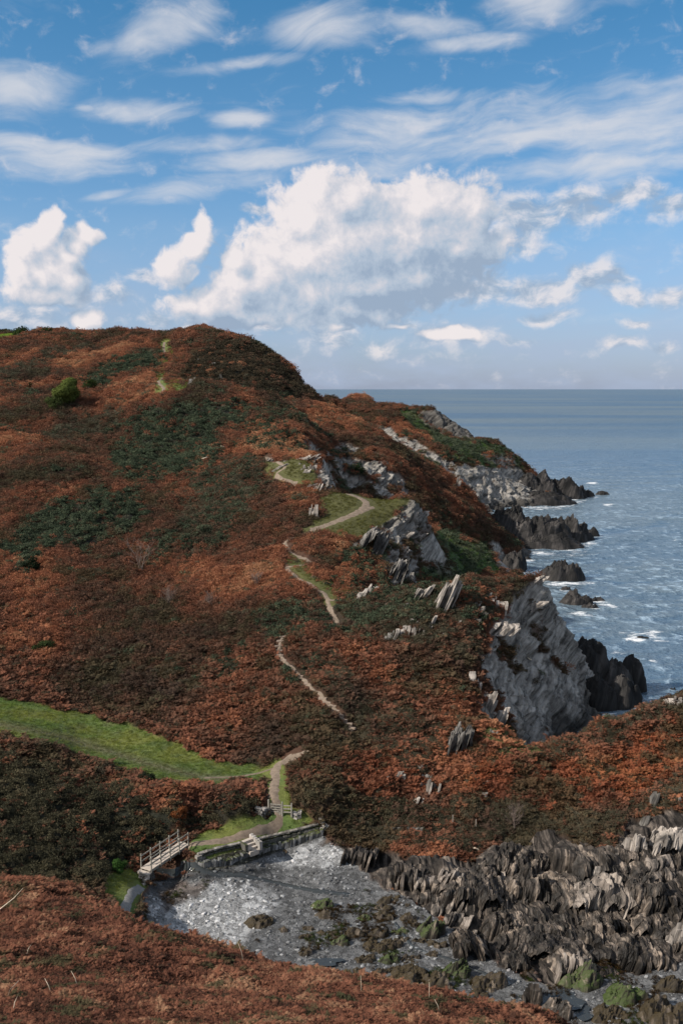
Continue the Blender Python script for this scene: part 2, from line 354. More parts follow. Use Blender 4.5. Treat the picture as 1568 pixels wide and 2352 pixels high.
z_beach = zone([(335,2110),(322,2070),(345,2035),(400,2018),(470,2006),(560,1988),(640,1962),(735,1928),(790,1945),(830,1985),(880,2030),(950,2060),(1010,2110),(1080,2160),(1150,2215),(1230,2250),(1300,2262),(1400,2235),(1568,2200),(1800,2200),(1800,2400),(200,2400),(250,2140)], 55, 86, 4, 6)
z_beach = U(z_beach, zone([(412,1992),(470,1976),(560,1950),(640,1932),(735,1906),(752,1930),(640,1965),(560,1998),(470,2012),(415,2012)], 74, 90, 3, 2))
z_beach = U(z_beach, ((Yg > 52) & (Yg < 72) & (Zg < 2.0)).astype(np.float32))
z_rockshore = zone([(735,1935),(770,1930),(850,1958),(940,1968),(1000,1974),(1090,1974),(1180,1940),(1260,1900),(1330,1945),(1400,1960),(1440,1880),(1568,1870),(1800,1880),(1800,2210),(1568,2215),(1400,2245),(1300,2270),(1230,2255),(1150,2220),(1080,2165),(1010,2115),(950,2065),(880,2035),(830,1990),(790,1950)], 60, 92, 5, 12, .03)
z_field = zone([(-500,1590),(0,1602),(120,1625),(250,1650),(330,1675),(420,1715),(490,1745),(560,1758),(610,1755),(645,1745),(655,1765),(640,1800),(610,1795),(560,1800),(420,1800),(340,1790),(200,1742),(90,1705),(0,1692),(-500,1690)], 86, 116, 5, 9, .03)
z_terr = zone([(430,1945),(445,1930),(520,1908),(610,1880),(622,1862),(612,1800),(640,1755),(660,1770),(668,1850),(700,1868),(720,1890),(640,1925),(560,1945),(470,1975),(440,1965)], 76, 95, 4, 5)
z_terr = U(z_terr, zone([(240,2010),(300,1990),(325,2010),(345,2035),(322,2065),(325,2100),(290,2110),(240,2060)], 66, 80, 5, 6))
z_terr = U(z_terr, zone([(455,1985),(560,1966),(640,1944),(735,1916),(735,1893),(640,1918),(560,1938),(455,1968)], 74, 90, 3, 2))
z_terr = U(z_terr, zone([(430,1945),(445,1918),(520,1893),(600,1868),(612,1885),(520,1912),(440,1950)], 76, 92, 4, 5))
z_plat = zone([(690,1210),(740,1190),(735,1140),(760,1125),(850,1140),(950,1145),(960,1155),(930,1190),(880,1225),(800,1235),(740,1215)], 140, 176, 6, 9)
z_plat = U(z_plat, zone([(600,1060),(640,1050),(690,1050),(735,1080),(720,1110),(650,1105),(620,1085)], 165, 200, 7, 10))
z_plat = U(z_plat, zone([(655,1262),(700,1290),(740,1330),(800,1350),(835,1350),(820,1385),(760,1395),(730,1350),(690,1330),(655,1290)], 120, 150, 6, 8)*.8)
z_saddle = zone([(1095,1680),(1150,1660),(1200,1690),(1255,1712),(1240,1740),(1190,1750),(1130,1735)], 85, 105, 10, 12)
z_top = zone([(358,780),(394,780),(396,815),(380,845),(378,870),(386,905),(354,908),(350,868),(364,835)], 230, 388, 4, 4)
z_top = U(z_top, zone([(375,880),(410,862),(440,880),(445,890),(410,905),(375,905)], 228, 285, 4, 6))
z_farfield = zone([(-400,790),(0,788),(60,778),(92,770),(60,764),(0,768),(-400,760)], 360, 470, 2, 2)
z_greenslope = zone([(965,1320),(985,1230),(1010,1215),(1050,1230),(1100,1235),(1150,1290),(1145,1320),(1080,1330)], 138, 240, 10, 16)
z_greenslope = U(z_greenslope, zone([(1085,1008),(1110,1013),(1165,1030),(1192,1060),(1215,1095),(1110,1085),(1050,1040)], 360, 450, 5, 8))
z_greenslope = U(z_greenslope, zone([(900,948),(940,935),(975,945),(990,990),(1060,1010),(1110,1020),(1160,1035),(1185,1075),(1150,1075),(1050,1050),(1000,1020),(950,985)], 330, 470, 6, 8))
# rock
z_cliff = zone([(1252,1340),(1235,1372),(1190,1400),(1140,1430),(1128,1460),(1098,1530),(1108,1560),(1150,1620),(1190,1690),(1240,1720),(1330,1700),(1460,1650),(1460,1560),(1360,1500),(1330,1440),(1300,1380)], 99, 150, 4, 9, .03)
z_pcl = zone([(805,1255),(850,1225),(880,1205),(905,1180),(945,1150),(985,1150),(995,1215),(960,1260),(960,1330),(900,1340),(880,1300),(870,1262),(820,1265)], 136, 185, 4, 9, .03)
z_pcl = U(z_pcl, zone([(815,1365),(835,1345),(855,1325),(862,1345),(850,1370)], 115, 150, 3, 4))
z_gully = zone([(690,955),(720,1010),(745,1040),(790,1020),(860,1040),(930,1100),(950,1145),(900,1150),(840,1135),(770,1130),(735,1110),(740,1060),(715,1010)], 190, 262, 4, 12, .03)
z_gully = U(z_gully, zone([(735,1060),(760,1090),(755,1130),(730,1120)], 165, 190, 3, 5))
z_head = zone([(850,975),(900,990),(960,1020),(1030,1055),(1100,1075),(1180,1100),(1210,1130),(1200,1175),(1110,1180),(1060,1130),(1000,1080),(930,1035),(870,1005)], 320, 420, 4, 8, .03)
z_head = U(z_head, zone([(955,950),(1000,938),(1050,950),(1085,985),(1100,1020),(1060,1012),(1000,992),(970,970)], 380, 450, 4, 6))
z_head = U(z_head, zone([(1090,1070),(1195,1078),(1260,1125),(1250,1165),(1090,1185)], 325, 440, 4, 6))
z_head = U(z_head, zone([(1100,1040),(1170,1040),(1195,1080),(1150,1075)], 350, 450, 4, 6)*.8)
z_toe = zone([(1130,1240),(1160,1270),(1200,1310),(1160,1330),(1120,1260)], 190, 290, 4, 6)
z_summitrock = zone([(425,850),(450,815),(500,790),(540,790),(560,830),(545,880),(470,890),(440,885)], 270, 372, 8, 12) * 0.0
low = sm(2.6 - Zg, 0, 1.6) * (Yg > 98)             # wave-washed foot of every cliff
dzx = np.gradient(Zg, axis=1) / np.maximum(np.gradient(Xg, axis=1), 1e-6)
dzy = np.gradient(Zg, axis=0) / np.gradient(Yg, axis=0)
rock = np.maximum.reduce([z_rockshore, z_cliff, z_pcl, z_gully, z_head, z_toe, low.astype(np.float32)])
slope = np.hypot(dzx, dzy)
rock = U(rock, (sm(slope, 1.25, 1.8) * (Yg > 98) * (1 - z_field)).astype(np.float32))
rock = np.clip(rock - z_fg, 0, 1)
# green scrub in the rock faces
P3 = np.stack([Xg.ravel(), Yg.ravel(), Zg.ravel()], 1)
n_a = fbm(P3 * np.array([.22, .22, .3]), 4).reshape(PX.shape)
n_b = fbm(P3 * 0.045 + 9.1, 4).reshape(PX.shape)
n_c = fbm(P3 * 0.6 + 3.3, 3).reshape(PX.shape)
z_bluff = zone([(958,950),(1000,938),(1050,950),(1085,985),(1100,1020),(1060,1012),(1000,992),(972,970)], 380, 460, 3, 5)
rock = rock * (1 - sm(n_a, .5, .72) * z_cliff * .8) * (1 - sm(n_a, .05, .3) * np.clip(z_gully + z_pcl * .6, 0, 1)) * (1 - .9 * sm(n_a, .5, .75) * z_head * sm(Zg, 6, 12) * (1 - z_bluff))

# scrub (dark evergreen) and heath (olive) zones
z_scrub = zone([(265,1010),(330,945),(385,925),(470,935),(560,940),(590,965),(490,985),(520,1030),(480,1075),(420,1115),(270,1115)], 150, 270, 14, 22)
z_scrub = U(z_scrub, zone([(0,1255),(110,1165),(230,1140),(330,1140),(330,1195),(220,1255),(110,1280),(60,1320)], 130, 190, 14, 24))
z_scrub = U(z_scrub, zone([(-600,1730),(0,1735),(100,1775),(220,1805),(320,1840),(420,1868),(440,1900),(345,1950),(290,1995),(230,2035),(0,2040),(-600,2040)], 58, 90, 12, 26))
z_scrub = U(z_scrub, zone([(190,880),(230,840),(330,812),(385,812),(380,850),(330,852),(260,870),(200,915)], 240, 370, 6, 10))  # shade of a dip in the slope, laid in as dark scrub
z_scrub = U(z_scrub, zone([(410,880),(430,835),(480,795),(530,785),(580,785),(650,830),(700,890),(735,918),(640,915),(560,893),(450,890)], 268, 380, 6, 12))
z_scrub = U(z_scrub, zone([(420,1868),(520,1840),(600,1845),(612,1868),(560,1885),(440,1915)], 80, 90, 5, 8) * .9)
z_scrub = U(z_scrub, .8*zone([(745,1040),(800,1030),(840,1080),(830,1130),(770,1130)], 195, 262, 6, 16))
z_scrub = U(z_scrub, .55*zone([(690,1820),(780,1820),(960,1850),(1000,1890),(900,1905),(760,1880),(690,1850)], 80, 95, 8, 10))
z_scrub = U(z_scrub, .6*zone([(500,1510),(560,1480),(560,1560),(510,1560)], 90, 130, 8, 12))
z_scrub = U(z_scrub, .5 * zone([(480,1050),(600,1060),(620,1110),(540,1160),(430,1150)], 140, 210, 14, 24))
z_scrub = U(z_scrub, .7 * sm(fbm(P3 * np.array([.055, .04, .055]) + 5.5, 4).reshape(PX.shape), .34, .62) * (Yg > 92) * (Yg < 400) * (1 - z_field))
z_heath = zone([(500,1060),(600,1060),(620,1100),(560,1150),(540,1230),(430,1270),(400,1200),(440,1120)], 140, 200, 16, 26)
z_heath = U(z_heath, zone([(90,1010),(180,965),(280,940),(270,990),(120,1030)], 170, 260, 8, 14))
z_heath = U(z_heath, zone([(0,860),(60,830),(170,800),(250,790),(100,845),(0,900)], 240, 400, 10, 16))
z_heath = U(z_heath, .85*zone([(800,1380),(880,1350),(1000,1345),(1090,1335),(1110,1400),(1050,1470),(1000,1500),(900,1480),(840,1420)], 105, 135, 12, 20))
z_heath = U(z_heath, .75*zone([(1090,1337),(1240,1325),(1200,1380),(1120,1430),(1100,1530),(1030,1500)], 105, 135, 8, 14))
z_heath = U(z_heath, .75*zone([(680,1530),(760,1500),(850,1600),(1000,1640),(1060,1700),(960,1790),(820,1700),(760,1600)], 88, 118, 14, 26))
z_heath = U(z_heath, .8*zone([(1000,1850),(1100,1830),(1300,1880),(1420,1850),(1568,1760),(1700,1800),(1568,1890),(1430,1960),(1300,1930),(1100,1960),(900,1930),(760,1910),(800,1880)], 78, 98, 8, 14))
z_heath = U(z_heath, .8*zone([(1230,1720),(1330,1670),(1568,1600),(1700,1600),(1568,1640),(1400,1700),(1250,1760)], 85, 105, 8, 12))
grass = np.maximum.reduce([z_field, z_terr, z_plat, z_saddle * .85, z_top * .9, z_farfield, z_greenslope])
grass = np.clip(grass - rock, 0, 1)
beach = np.clip(z_beach - z_rockshore * .9, 0, 1)

# ------------------------------------------------------------------ relief
hills = (0.30 * fbm(P3 * 0.16, 4) ).reshape(PX.shape) * sm(Yg, 8, 30)
veg = np.clip(1 - rock - grass - beach, 0, 1)
Zn = Zg + (.46 * fbm(P3 * .36 + 3.0, 3)).reshape(PX.shape) * veg * sm(Yg, 20, 70) + hills * veg * (1 + 1.0 * sm(Yg, 120, 260)) + (1.7 * fbm(P3 * np.array([.05, .028, .02]) + 31.0, 3)).reshape(PX.shape) * veg * sm(Yg, 105, 190) + 0.35 * z_scrub * (n_c + .3) * veg
Zn += grass * 0.06 * n_c + beach * (0.05 * n_c + 0.10 * n_a)
# strata: beds strike away from the viewer and lean to the right at the top
def beds(P, lean, yaw=0.25):
    n = np.array([math.cos(lean) * math.cos(yaw), math.cos(lean) * math.sin(yaw), -math.sin(lean)])
    return P @ n
wob = fbm(P3 * 0.12 + 4.4, 3)
def ridges(lean, freq, yaw=.25):
    s = beds(P3, lean, yaw) * freq + wob * 1.0
    l = np.stack([s, P3[:, 1] * .12 * freq, P3[:, 2] * .10 * freq], 1)
    f = perlin(l) ; f2 = perlin(l * np.array([2.7, 1.6, 1.6]) + 8.8)
    return (np.abs(f) * -1.6 + .6 + .55 * f2).reshape(PX.shape)
rs = ridges(R(20), 1.5); rc = ridges(R(60), .75); rh = ridges(R(28), .28, .5)
blk = fbm(P3 * np.array([.28, .28, .28]) + 77, 4).reshape(PX.shape)
amp_shore = z_rockshore * rock
Zn += amp_shore * (0.22 * rs + 0.9 * blk)
rc2 = ridges(R(60), 2.2)
DX = z_cliff * rock * (0.5 * rc + .35 * rc2 + 0.38 * blk)
DX2 = (z_pcl + z_gully) * rock * (0.7 * rc + 0.9 * blk) + z_head * rock * (1.0 * rh + .8 * blk)
def plates(lean, fr, al, yaw=.25):               # broken ledges: one offset per bed and joint
    s = beds(P3, lean, yaw) * fr + .35 * wob; i_ = np.floor(s); h1 = np.modf(np.sin(i_ * 127.1) * 43758.5)[0]
    j_ = np.floor((P3[:, 2] * .8 + P3[:, 1] * .35) * al + h1 * 5); return np.modf(np.sin(i_ * 12.9898 + j_ * 78.233) * 43758.5)[0].reshape(PX.shape)
pl = plates(R(60), 1.3, .55); pl2 = plates(R(60), 3.1, 1.3); ph = plates(R(30), .5, .25, .5)
DX = DX + z_cliff * rock * (.17 * pl + .15 * pl2)
DX2 = DX2 + (z_pcl + z_gully) * rock * (.6 * pl + .25 * pl2) + z_head * rock * .9 * ph
Xn = Xg + DX * 0.8 + DX2 * 0.5
Yn = Yg - DX * 0.35 - DX2 * 0.6
Zn += DX * .25 + DX2 * 0.35 + low * rock * .5 * blk
Xf, Yf, Zf = Xn, Yn, Zn

def hit(px, py, ymin=20.0, ymax=650.0):           # first ground point seen at a photo position
    x = xi_at(px, py); t = tan_at(py)
    c = int(round((x - XI0) / (XI1 - XI0) * (NX - 1)))
    tt = (Zf[:, c] - CAMZ) / YR
    idx = np.nonzero((tt >= t) & (YR >= ymin) & (YR <= ymax))[0]
    if len(idx) == 0:
        k = np.argmax(np.where((YR >= ymin) & (YR <= ymax), tt, -9))
        return Vector((x * YR[k], YR[k], Zf[k, c]))
    k = idx[0]
    return Vector((x * YR[k], YR[k], CAMZ + t * YR[k]))
def crest(px, ya, yb):                             # highest seen ground of a column between two distances
    x = xi_at(px, 770); c = int(round((x - XI0) / (XI1 - XI0) * (NX - 1))); tt = np.where((YR > ya) & (YR < yb), (Zf[:, c] - CAMZ) / YR, -9)
    k = int(np.argmax(tt)); return Vector((x * YR[k], YR[k], Zf[k, c]))
def ground(X, Y):
    fi = np.clip(np.searchsorted(YR, Y) - 1, 0, NY - 2); w = (Y - YR[fi]) / (YR[fi + 1] - YR[fi])
    fxx = (X / Y - XI0) / (XI1 - XI0) * (NX - 1); j = int(np.clip(fxx, 0, NX - 2)); v = fxx - j
    return float((Zf[fi, j] * (1 - v) + Zf[fi, j + 1] * v) * (1 - w) + (Zf[fi + 1, j] * (1 - v) + Zf[fi + 1, j + 1] * v) * w)
# ------------------------------------------------------------------ materials
def new_mat(name):
    m = bpy.data.materials.new(name); m.use_nodes = True
    t = m.node_tree; t.nodes.clear(); b = NT(t)
    bs = t.nodes.new('ShaderNodeBsdfPrincipled'); o = t.nodes.new('ShaderNodeOutputMaterial')
    t.links.new(bs.outputs[0], o.inputs[0])
    return m, b, bs
def setin(b, bs, **kw):
    for k, v in kw.items():
        k = k.replace('_', ' ')
        if isinstance(v, bpy.types.NodeSocket): b.t.links.new(v, bs.inputs[k])
        else: bs.inputs[k].default_value = v
def bump(b, bs, h, dist=0.05, strength=1.0):
    nd = b.n('ShaderNodeBump', {'Height': h, 'Distance': dist, 'Strength': strength})
    b.t.links.new(nd.outputs[0], bs.inputs['Normal'])

def rock_nodes(b, pos, lean, fr, cols, yaw=0.25, wob=1.0, st=1.0):
    """striped slate: fine stretched noise across the beds plus blotches; returns colour, height"""
    r = b.n('ShaderNodeVectorRotate', {'Vector': pos, 'Angle': -yaw}, rotation_type='Z_AXIS').outputs[0]
    r = b.n('ShaderNodeVectorRotate', {'Vector': r, 'Angle': -lean}, rotation_type='Y_AXIS').outputs[0]
    s = b.vm('MULTIPLY', r, (fr, fr * .13 * st, fr * .075 * st))
    f1 = b.noise(s, 1.0, 5, .6, .25 * wob)
    f2 = b.noise(b.vm('MULTIPLY', r, (fr * 3.1, fr * .5, fr * .22)), 1.0, 3, .6, .2)
    f3 = b.noise(pos, fr * .22, 4, .6)
    h = b.math('ADD', b.math('MULTIPLY', f1, .6), b.math('ADD', b.math('MULTIPLY', f2, .25), b.math('MULTIPLY', f3, .35)))
    return b.ramp(h, cols), h

def ground_mat():
    m, b, bs = new_mat("ground_cover")
    geo = b.n('ShaderNodeNewGeometry'); pos = geo.outputs['Position']
    gcol = b.n('ShaderNodeAttribute', attribute_name='gcol').outputs['Color']
    rk = b.n('ShaderNodeAttribute', attribute_name='rock').outputs['Fac']
    bc = b.n('ShaderNodeAttribute', attribute_name='shingle').outputs['Fac']
    dk = b.n('ShaderNodeAttribute', attribute_name='tone').outputs['Fac']
    n1 = b.noise(pos, 1.4, 6, .65); n2 = b.noise(pos, 9.0, 4, .7)
    gv = b.math('ADD', b.lin(n1, .25, .75, .6, 1.35), b.lin(n2, .25, .75, -.3, .3))
    soil = b.mix(1.0, gcol, b.n('ShaderNodeCombineColor', {0: gv, 1: gv, 2: gv}).outputs[0], 'MULTIPLY')
    # shingle: little stones of different tones
    vo = b.n('ShaderNodeTexVoronoi', {'Vector': pos, 'Scale': 2.3, 'Randomness': 1.0})
    vo2 = b.n('ShaderNodeTexVoronoi', {'Vector': pos, 'Scale': 9.0, 'Randomness': 1.0})
    s1 = b.n('ShaderNodeSeparateColor', {0: vo.outputs['Color']}).outputs[0]
    s2 = b.n('ShaderNodeSeparateColor', {0: vo2.outputs['Color']}).outputs[0]
    sv = b.math('ADD', b.math('MULTIPLY', b.math('POWER', s1, 2.0), .8), b.math('ADD', b.math('MULTIPLY', s2, .5), b.lin(n1, .3, .7, .2, .55)))
    shin = b.mix(1.0, gcol, b.n('ShaderNodeCombineColor', {0: sv, 1: sv, 2: sv}).outputs[0], 'MULTIPLY')
    soil = b.mix(bc, soil, shin)
    c1, h1 = rock_nodes(b, pos, R(60), 1.9, [(.46,(.065,.061,.055)),(.55,(.20,.188,.168)),(.63,(.34,.32,.288)),(.73,(.52,.49,.445))], .25, .3, .8)
    pit = b.sstep(b.noise(pos, 1.0, 5, .65), .60, .70, 1.0, .3)
    c1 = b.mix(1.0, c1, b.n('ShaderNodeCombineColor', {0: pit, 1: pit, 2: pit}).outputs[0], 'MULTIPLY')
    c2, h2 = rock_nodes(b, pos, R(16), 2.2, [(.48,(.010,.009,.008)),(.57,(.042,.036,.031)),(.64,(.12,.10,.085)),(.73,(.30,.25,.20))])
    sep = b.n('ShaderNodeSeparateXYZ', {0: pos}).outputs
    shore = b.math('LESS_THAN', sep[1], 99.0)
    rc = b.mix(shore, c1, c2); rh = b.math('ADD', b.math('MULTIPLY', b.math('SUBTRACT', 1.0, shore), h1), b.math('MULTIPLY', shore, h2))
    # tide-washed foot: black lichen band
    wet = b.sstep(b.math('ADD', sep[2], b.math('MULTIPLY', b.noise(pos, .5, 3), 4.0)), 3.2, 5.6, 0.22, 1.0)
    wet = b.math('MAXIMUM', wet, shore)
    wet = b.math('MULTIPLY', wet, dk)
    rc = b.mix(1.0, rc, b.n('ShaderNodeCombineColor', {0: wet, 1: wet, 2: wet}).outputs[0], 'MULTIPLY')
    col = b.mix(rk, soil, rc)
    hh = b.math('ADD', b.math('MULTIPLY', rh, rk), b.math('MULTIPLY', n2, .25))
    setin(b, bs, Base_Color=col, Roughness=.9)
    bs.inputs['Specular IOR Level'].default_value = .25
    bump(b, bs, hh, .8, 1.0)
    return m
M_GROUND = ground_mat()

def slate_mat(name, lean, fr, cols, rough=.8, moss=0.0, mosscol=(.05,.07,.02), wetz=None, yaw=.25):
    m, b, bs = new_mat(name)
    pos = b.n('ShaderNodeNewGeometry').outputs['Position']
    oi = b.n('ShaderNodeObjectInfo').outputs['Random']
    c, h = rock_nodes(b, pos, lean, fr, cols, yaw)
    k = b.lin(oi, 0, 1, .8, 1.15)
    c = b.mix(1.0, c, b.n('ShaderNodeCombineColor', {0: k, 1: k, 2: k}).outputs[0], 'MULTIPLY')
    if moss > 0:
        n = b.n('ShaderNodeNewGeometry').outputs['Normal']
        up = b.n('ShaderNodeSeparateXYZ', {0: n}).outputs[2]
        mk = b.math('MULTIPLY', b.sstep(up, .15, .8), b.sstep(b.noise(pos, 1.3, 4, .6), .42 - moss * .25, .62 - moss * .2))
        mv = b.mix(b.noise(pos, 4.0, 4, .7), tuple(x * .35 for x in mosscol), tuple(x * 1.6 for x in mosscol))
        c = b.mix(mk, c, mv)
    setin(b, bs, Base_Color=c, Roughness=rough)
    bs.inputs['Specular IOR Level'].default_value = .25
    bump(b, bs, h, .14, .9)
    return m
PALE = [(.46,(.04,.036,.032)),(.55,(.14,.125,.11)),(.62,(.27,.24,.21)),(.71,(.44,.39,.34))]
GREY = [(.46,(.025,.023,.021)),(.56,(.10,.094,.085)),(.63,(.20,.187,.168)),(.73,(.35,.325,.29))]
BROWN = [(.49,(.007,.006,.005)),(.58,(.027,.023,.019)),(.64,(.070,.058,.048)),(.71,(.24,.195,.155))]
BLACK = [(.46,(.005,.005,.005)),(.57,(.013,.0125,.012)),(.65,(.028,.026,.025)),(.75,(.07,.064,.06))]
M_PALE = slate_mat("pale_slate", R(22), 2.4, PALE)
M_GREY = slate_mat("grey_slate", R(35), 1.5, GREY)
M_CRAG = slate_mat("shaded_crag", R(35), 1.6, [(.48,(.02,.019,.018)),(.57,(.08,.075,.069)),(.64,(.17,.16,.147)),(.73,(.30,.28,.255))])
M_SHORE = slate_mat("brown_slate", R(16), 2.6, BROWN, .6)
M_BLACK = slate_mat("wet_black_rock", R(25), .9, BLACK, .75)
M_WEED = slate_mat("weed_covered_rock", R(16), 2.0, BROWN, .7, .95, (.036,.026,.011))
M_GREENWEED = slate_mat("green_weed_rock", R(16), 2.0, BROWN, .7, .8, (.04,.06,.014))

def plain(name, col, rough=.85, var=.35, scale=6.0, bmp=.01, stretch=(1, 1, 1), spec=.3):
    m, b, bs = new_mat(name)
    pos = b.n('ShaderNodeTexCoord').outputs['Object']
    n = b.noise(b.vm('MULTIPLY', pos, stretch), scale, 5, .65)
    v = b.lin(n, .25, .75, 1 - var, 1 + var)
    c = b.mix(1.0, col, b.n('ShaderNodeCombineColor', {0: v, 1: v, 2: v}).outputs[0], 'MULTIPLY')
    setin(b, bs, Base_Color=c, Roughness=rough); bs.inputs['Specular IOR Level'].default_value = spec
    bump(b, bs, n, bmp, .8)
    return m
M_WOOD = plain("weathered_wood", (.25,.235,.20), .8, .4, 9, .01, (1, 1, .2))
M_DECK = plain("pale_planks", (.42,.365,.31), .85, .3, 12, .008, (.4, 3, 1))
M_CONC = plain("pale_concrete", (.42,.37,.32), .9, .25, 4, .01)
M_PATH = plain("trodden_earth", (.18,.14,.105), .95, .45, 2.2, .03)
M_GRAVELPATH = plain("grey_gravel", (.20,.195,.185), .95, .4, 6, .02)
M_STEP = plain("pale_step_stone", (.24,.185,.145), .9, .3, 5, .01)
M_DEAD = plain("bleached_stem", (.55,.47,.36), .8, .3, 9, .004)
M_TWIG = plain("grey_twig", (.17,.13,.11), .9, .35, 9, .004)
M_CLOTH = plain("dark_clothing", (.015,.017,.022), .9, .3, 9, .004)
M_SKIN = plain("skin", (.30,.18,.13), .6, .1, 9, .001)

def leaf_mat(name, attr=True, col=None, transl=.25):
    m = bpy.data.materials.new(name); m.use_nodes = True
    t = m.node_tree; t.nodes.clear(); b = NT(t)
    if attr:
        c = b.n('ShaderNodeAttribute', attribute_name='col', attribute_type='INSTANCER').outputs['Color']
    else:
        c = b.mix(b.n('ShaderNodeObjectInfo').outputs['Random'], col, tuple(x * 1.15 for x in col))
    ge = b.n('ShaderNodeNewGeometry')
    r = ge.outputs['Random Per Island']
    v = b.lin(r, 0, 1, .78, 1.22)
    c2 = b.mix(1.0, c, b.n('ShaderNodeCombineColor', {0: v, 1: v, 2: v}).outputs[0], 'MULTIPLY')
    d = b.n('ShaderNodeBsdfDiffuse', {'Color': c2}).outputs[0]
    tr = b.n('ShaderNodeBsdfTranslucent', {'Color': c2}).outputs[0]
    mx = b.n('ShaderNodeMixShader', {0: transl, 1: d, 2: tr}).outputs[0]
    o = b.n('ShaderNodeOutputMaterial'); t.links.new(mx, o.inputs[0])
    return m
M_LEAF = leaf_mat("leaf_instanced")

# ------------------------------------------------------------------ object helpers
def tag(o, label=None, cat=None, group=None, kind=None):
    if label: o['label'] = label
    if cat: o['category'] = cat
    if group: o['group'] = group
    if kind: o['kind'] = kind
    return o
def link_mesh(name, V, F, mat, parent=None, smooth=False, loc=None):
    me = bpy.data.meshes.new(name)
    me.from_pydata([tuple(v) for v in V], [], [tuple(f) for f in F]); me.validate(); me.update()
    if smooth: me.polygons.foreach_set('use_smooth', [True] * len(me.polygons))
    if mat: me.materials.append(mat)
    o = bpy.data.objects.new(name, me); COL.objects.link(o)
    if parent: o.parent = parent
    if loc is not None: o.location = loc
    return o
def fast_mesh(name, V, F4, smooth=True, tri=False):
    me = bpy.data.meshes.new(name); k = 3 if tri else 4
    me.vertices.add(len(V)); me.vertices.foreach_set('co', V.astype(np.float32).ravel())
    me.loops.add(len(F4) * k); me.loops.foreach_set('vertex_index', F4.astype(np.int32).ravel())
    me.polygons.add(len(F4)); me.polygons.foreach_set('loop_start', np.arange(0, len(F4) * k, k, dtype=np.int32))
    me.polygons.foreach_set('use_smooth', np.full(len(F4), smooth))
    me.update(calc_edges=True)
    return me
def attr(me, name, typ, data):
    a = me.attributes.new(name, typ, 'POINT')
    a.data.foreach_set({'FLOAT_COLOR': 'color', 'FLOAT': 'value', 'FLOAT_VECTOR': 'vector', 'INT': 'value'}[typ], data.astype(np.int32 if typ == 'INT' else np.float32).ravel())
def empty(name, loc, rz=0):
    o = bpy.data.objects.new(name, None); COL.objects.link(o); o.location = loc; o.rotation_euler = (0, 0, rz); o.empty_display_size = .3
    return o

# ------------------------------------------------------------------ terrain meshes
def polyd(pts):                                    # distance in photo units to a line on the photo
    pts = np.array(pts, float); d = np.full(PX.shape, 1e9)
    for a, b_ in zip(pts[:-1], pts[1:]):
        ex, ey = b_ - a; L = ex * ex + ey * ey
        h = np.clip(((PX - a[0]) * ex + (PY - a[1]) * ey) / L, 0, 1)
        d = np.minimum(d, np.hypot(PX - a[0] - h * ex, PY - a[1] - h * ey))
    return d
def c3(*v): return np.array(v, float)
gcol = np.zeros(PX.shape + (3,)); gcol[:] = c3(.085, .045, .028)
def lay(w, c):
    global gcol
    gcol = gcol * (1 - w[..., None]) + np.asarray(c) * w[..., None]
lay(z_scrub * veg, c3(.020, .022, .014)); lay(z_heath * veg * .8, c3(.040, .036, .020))
mixg = sm(n_a, -.5, .6)[..., None] * c3(.085, .115, .028) + (1 - sm(n_a, -.5, .6))[..., None] * c3(.055, .10, .026)
lay(grass, mixg * np.array([1.75, 1.45, 1.5]))
lay(z_plat * (1 - rock), c3(.085, .085, .030)); lay(z_saddle, c3(.095, .10, .04)); lay(z_farfield, c3(.16, .23, .045))
lay(z_greenslope * (1 - rock), c3(.055, .095, .03))
lay(z_greenslope * sm(n_a + .5 * n_c, -.05, .45) * .8, c3(.055, .055, .03))
trk = polyd([(-300,1640),(0,1664),(140,1692),(340,1755),(460,1785),(560,1796)])
lay(sm(-trk, -17, -3) * z_field * .8, c3(.12, .125, .065)); lay(sm(-trk, -4, -1) * z_field * .4, c3(.17,.15,.10))
lay(z_field * sm(n_b + .4 * n_c, .0, .5) * .5, c3(.14, .135, .06)); lay(z_field * sm(n_c - .3 * n_a, .1, .5) * .45, c3(.06, .085, .03))
# shingle: wet grey, with drier pale banks and a wet brown seaweed strand
lay(beach, c3(.128, .131, .133))
pale_b = U(zone([(330,2105),(400,2050),(480,2030),(570,2035),(640,2075),(600,2125),(540,2170),(420,2150)], 60, 86, 18, 22), zone([(585,1975),(640,1962),(735,1935),(800,1958),(830,1985),(760,1992),(660,1985)], 70, 86, 10, 10))
z_rev = zone([(412,1992),(470,1976),(560,1950),(640,1932),(735,1906),(745,1918),(640,1955),(560,1988),(470,2002),(415,2006)], 74, 90, 3, 2)
lay(z_rev, c3(.045, .045, .035))
lay(pale_b * beach * (1 - z_rev), c3(.35, .358, .362))
lay(zone([(360,2050),(430,2020),(480,2025),(470,2045),(420,2070),(370,2100)], 60, 86, 8, 12) * beach * .75, c3(.065, .042, .030))
lay(zone([(345,2015),(470,2000),(560,2002),(640,1995),(600,2012),(470,2016),(350,2025)], 60, 90, 5, 5) * beach * .8, c3(.03, .034, .036))
nrm_n = np.stack([Xf, Yf, Zf], -1)
du = np.gradient(nrm_n, axis=1); dv = np.gradient(nrm_n, axis=0)
NRM = np.cross(du, dv); NRM /= np.linalg.norm(NRM, axis=-1, keepdims=True) + 1e-9
Vall = nrm_n.reshape(-1, 3)
idx = np.arange(NX * NY).reshape(NY, NX)
quads = np.stack([idx[:-1, :-1], idx[:-1, 1:], idx[1:, 1:], idx[1:, :-1]], -1).reshape(-1, 4)
def cellv(a): return (a[:-1, :-1] + a[:-1, 1:] + a[1:, 1:] + a[1:, :-1]).ravel() / 4
fz = np.zeros(len(quads), int)                     # 0 hillside
fz[cellv(z_field * (1 - rock)) > .5] = 1
fz[cellv(rock) > .5] = 2
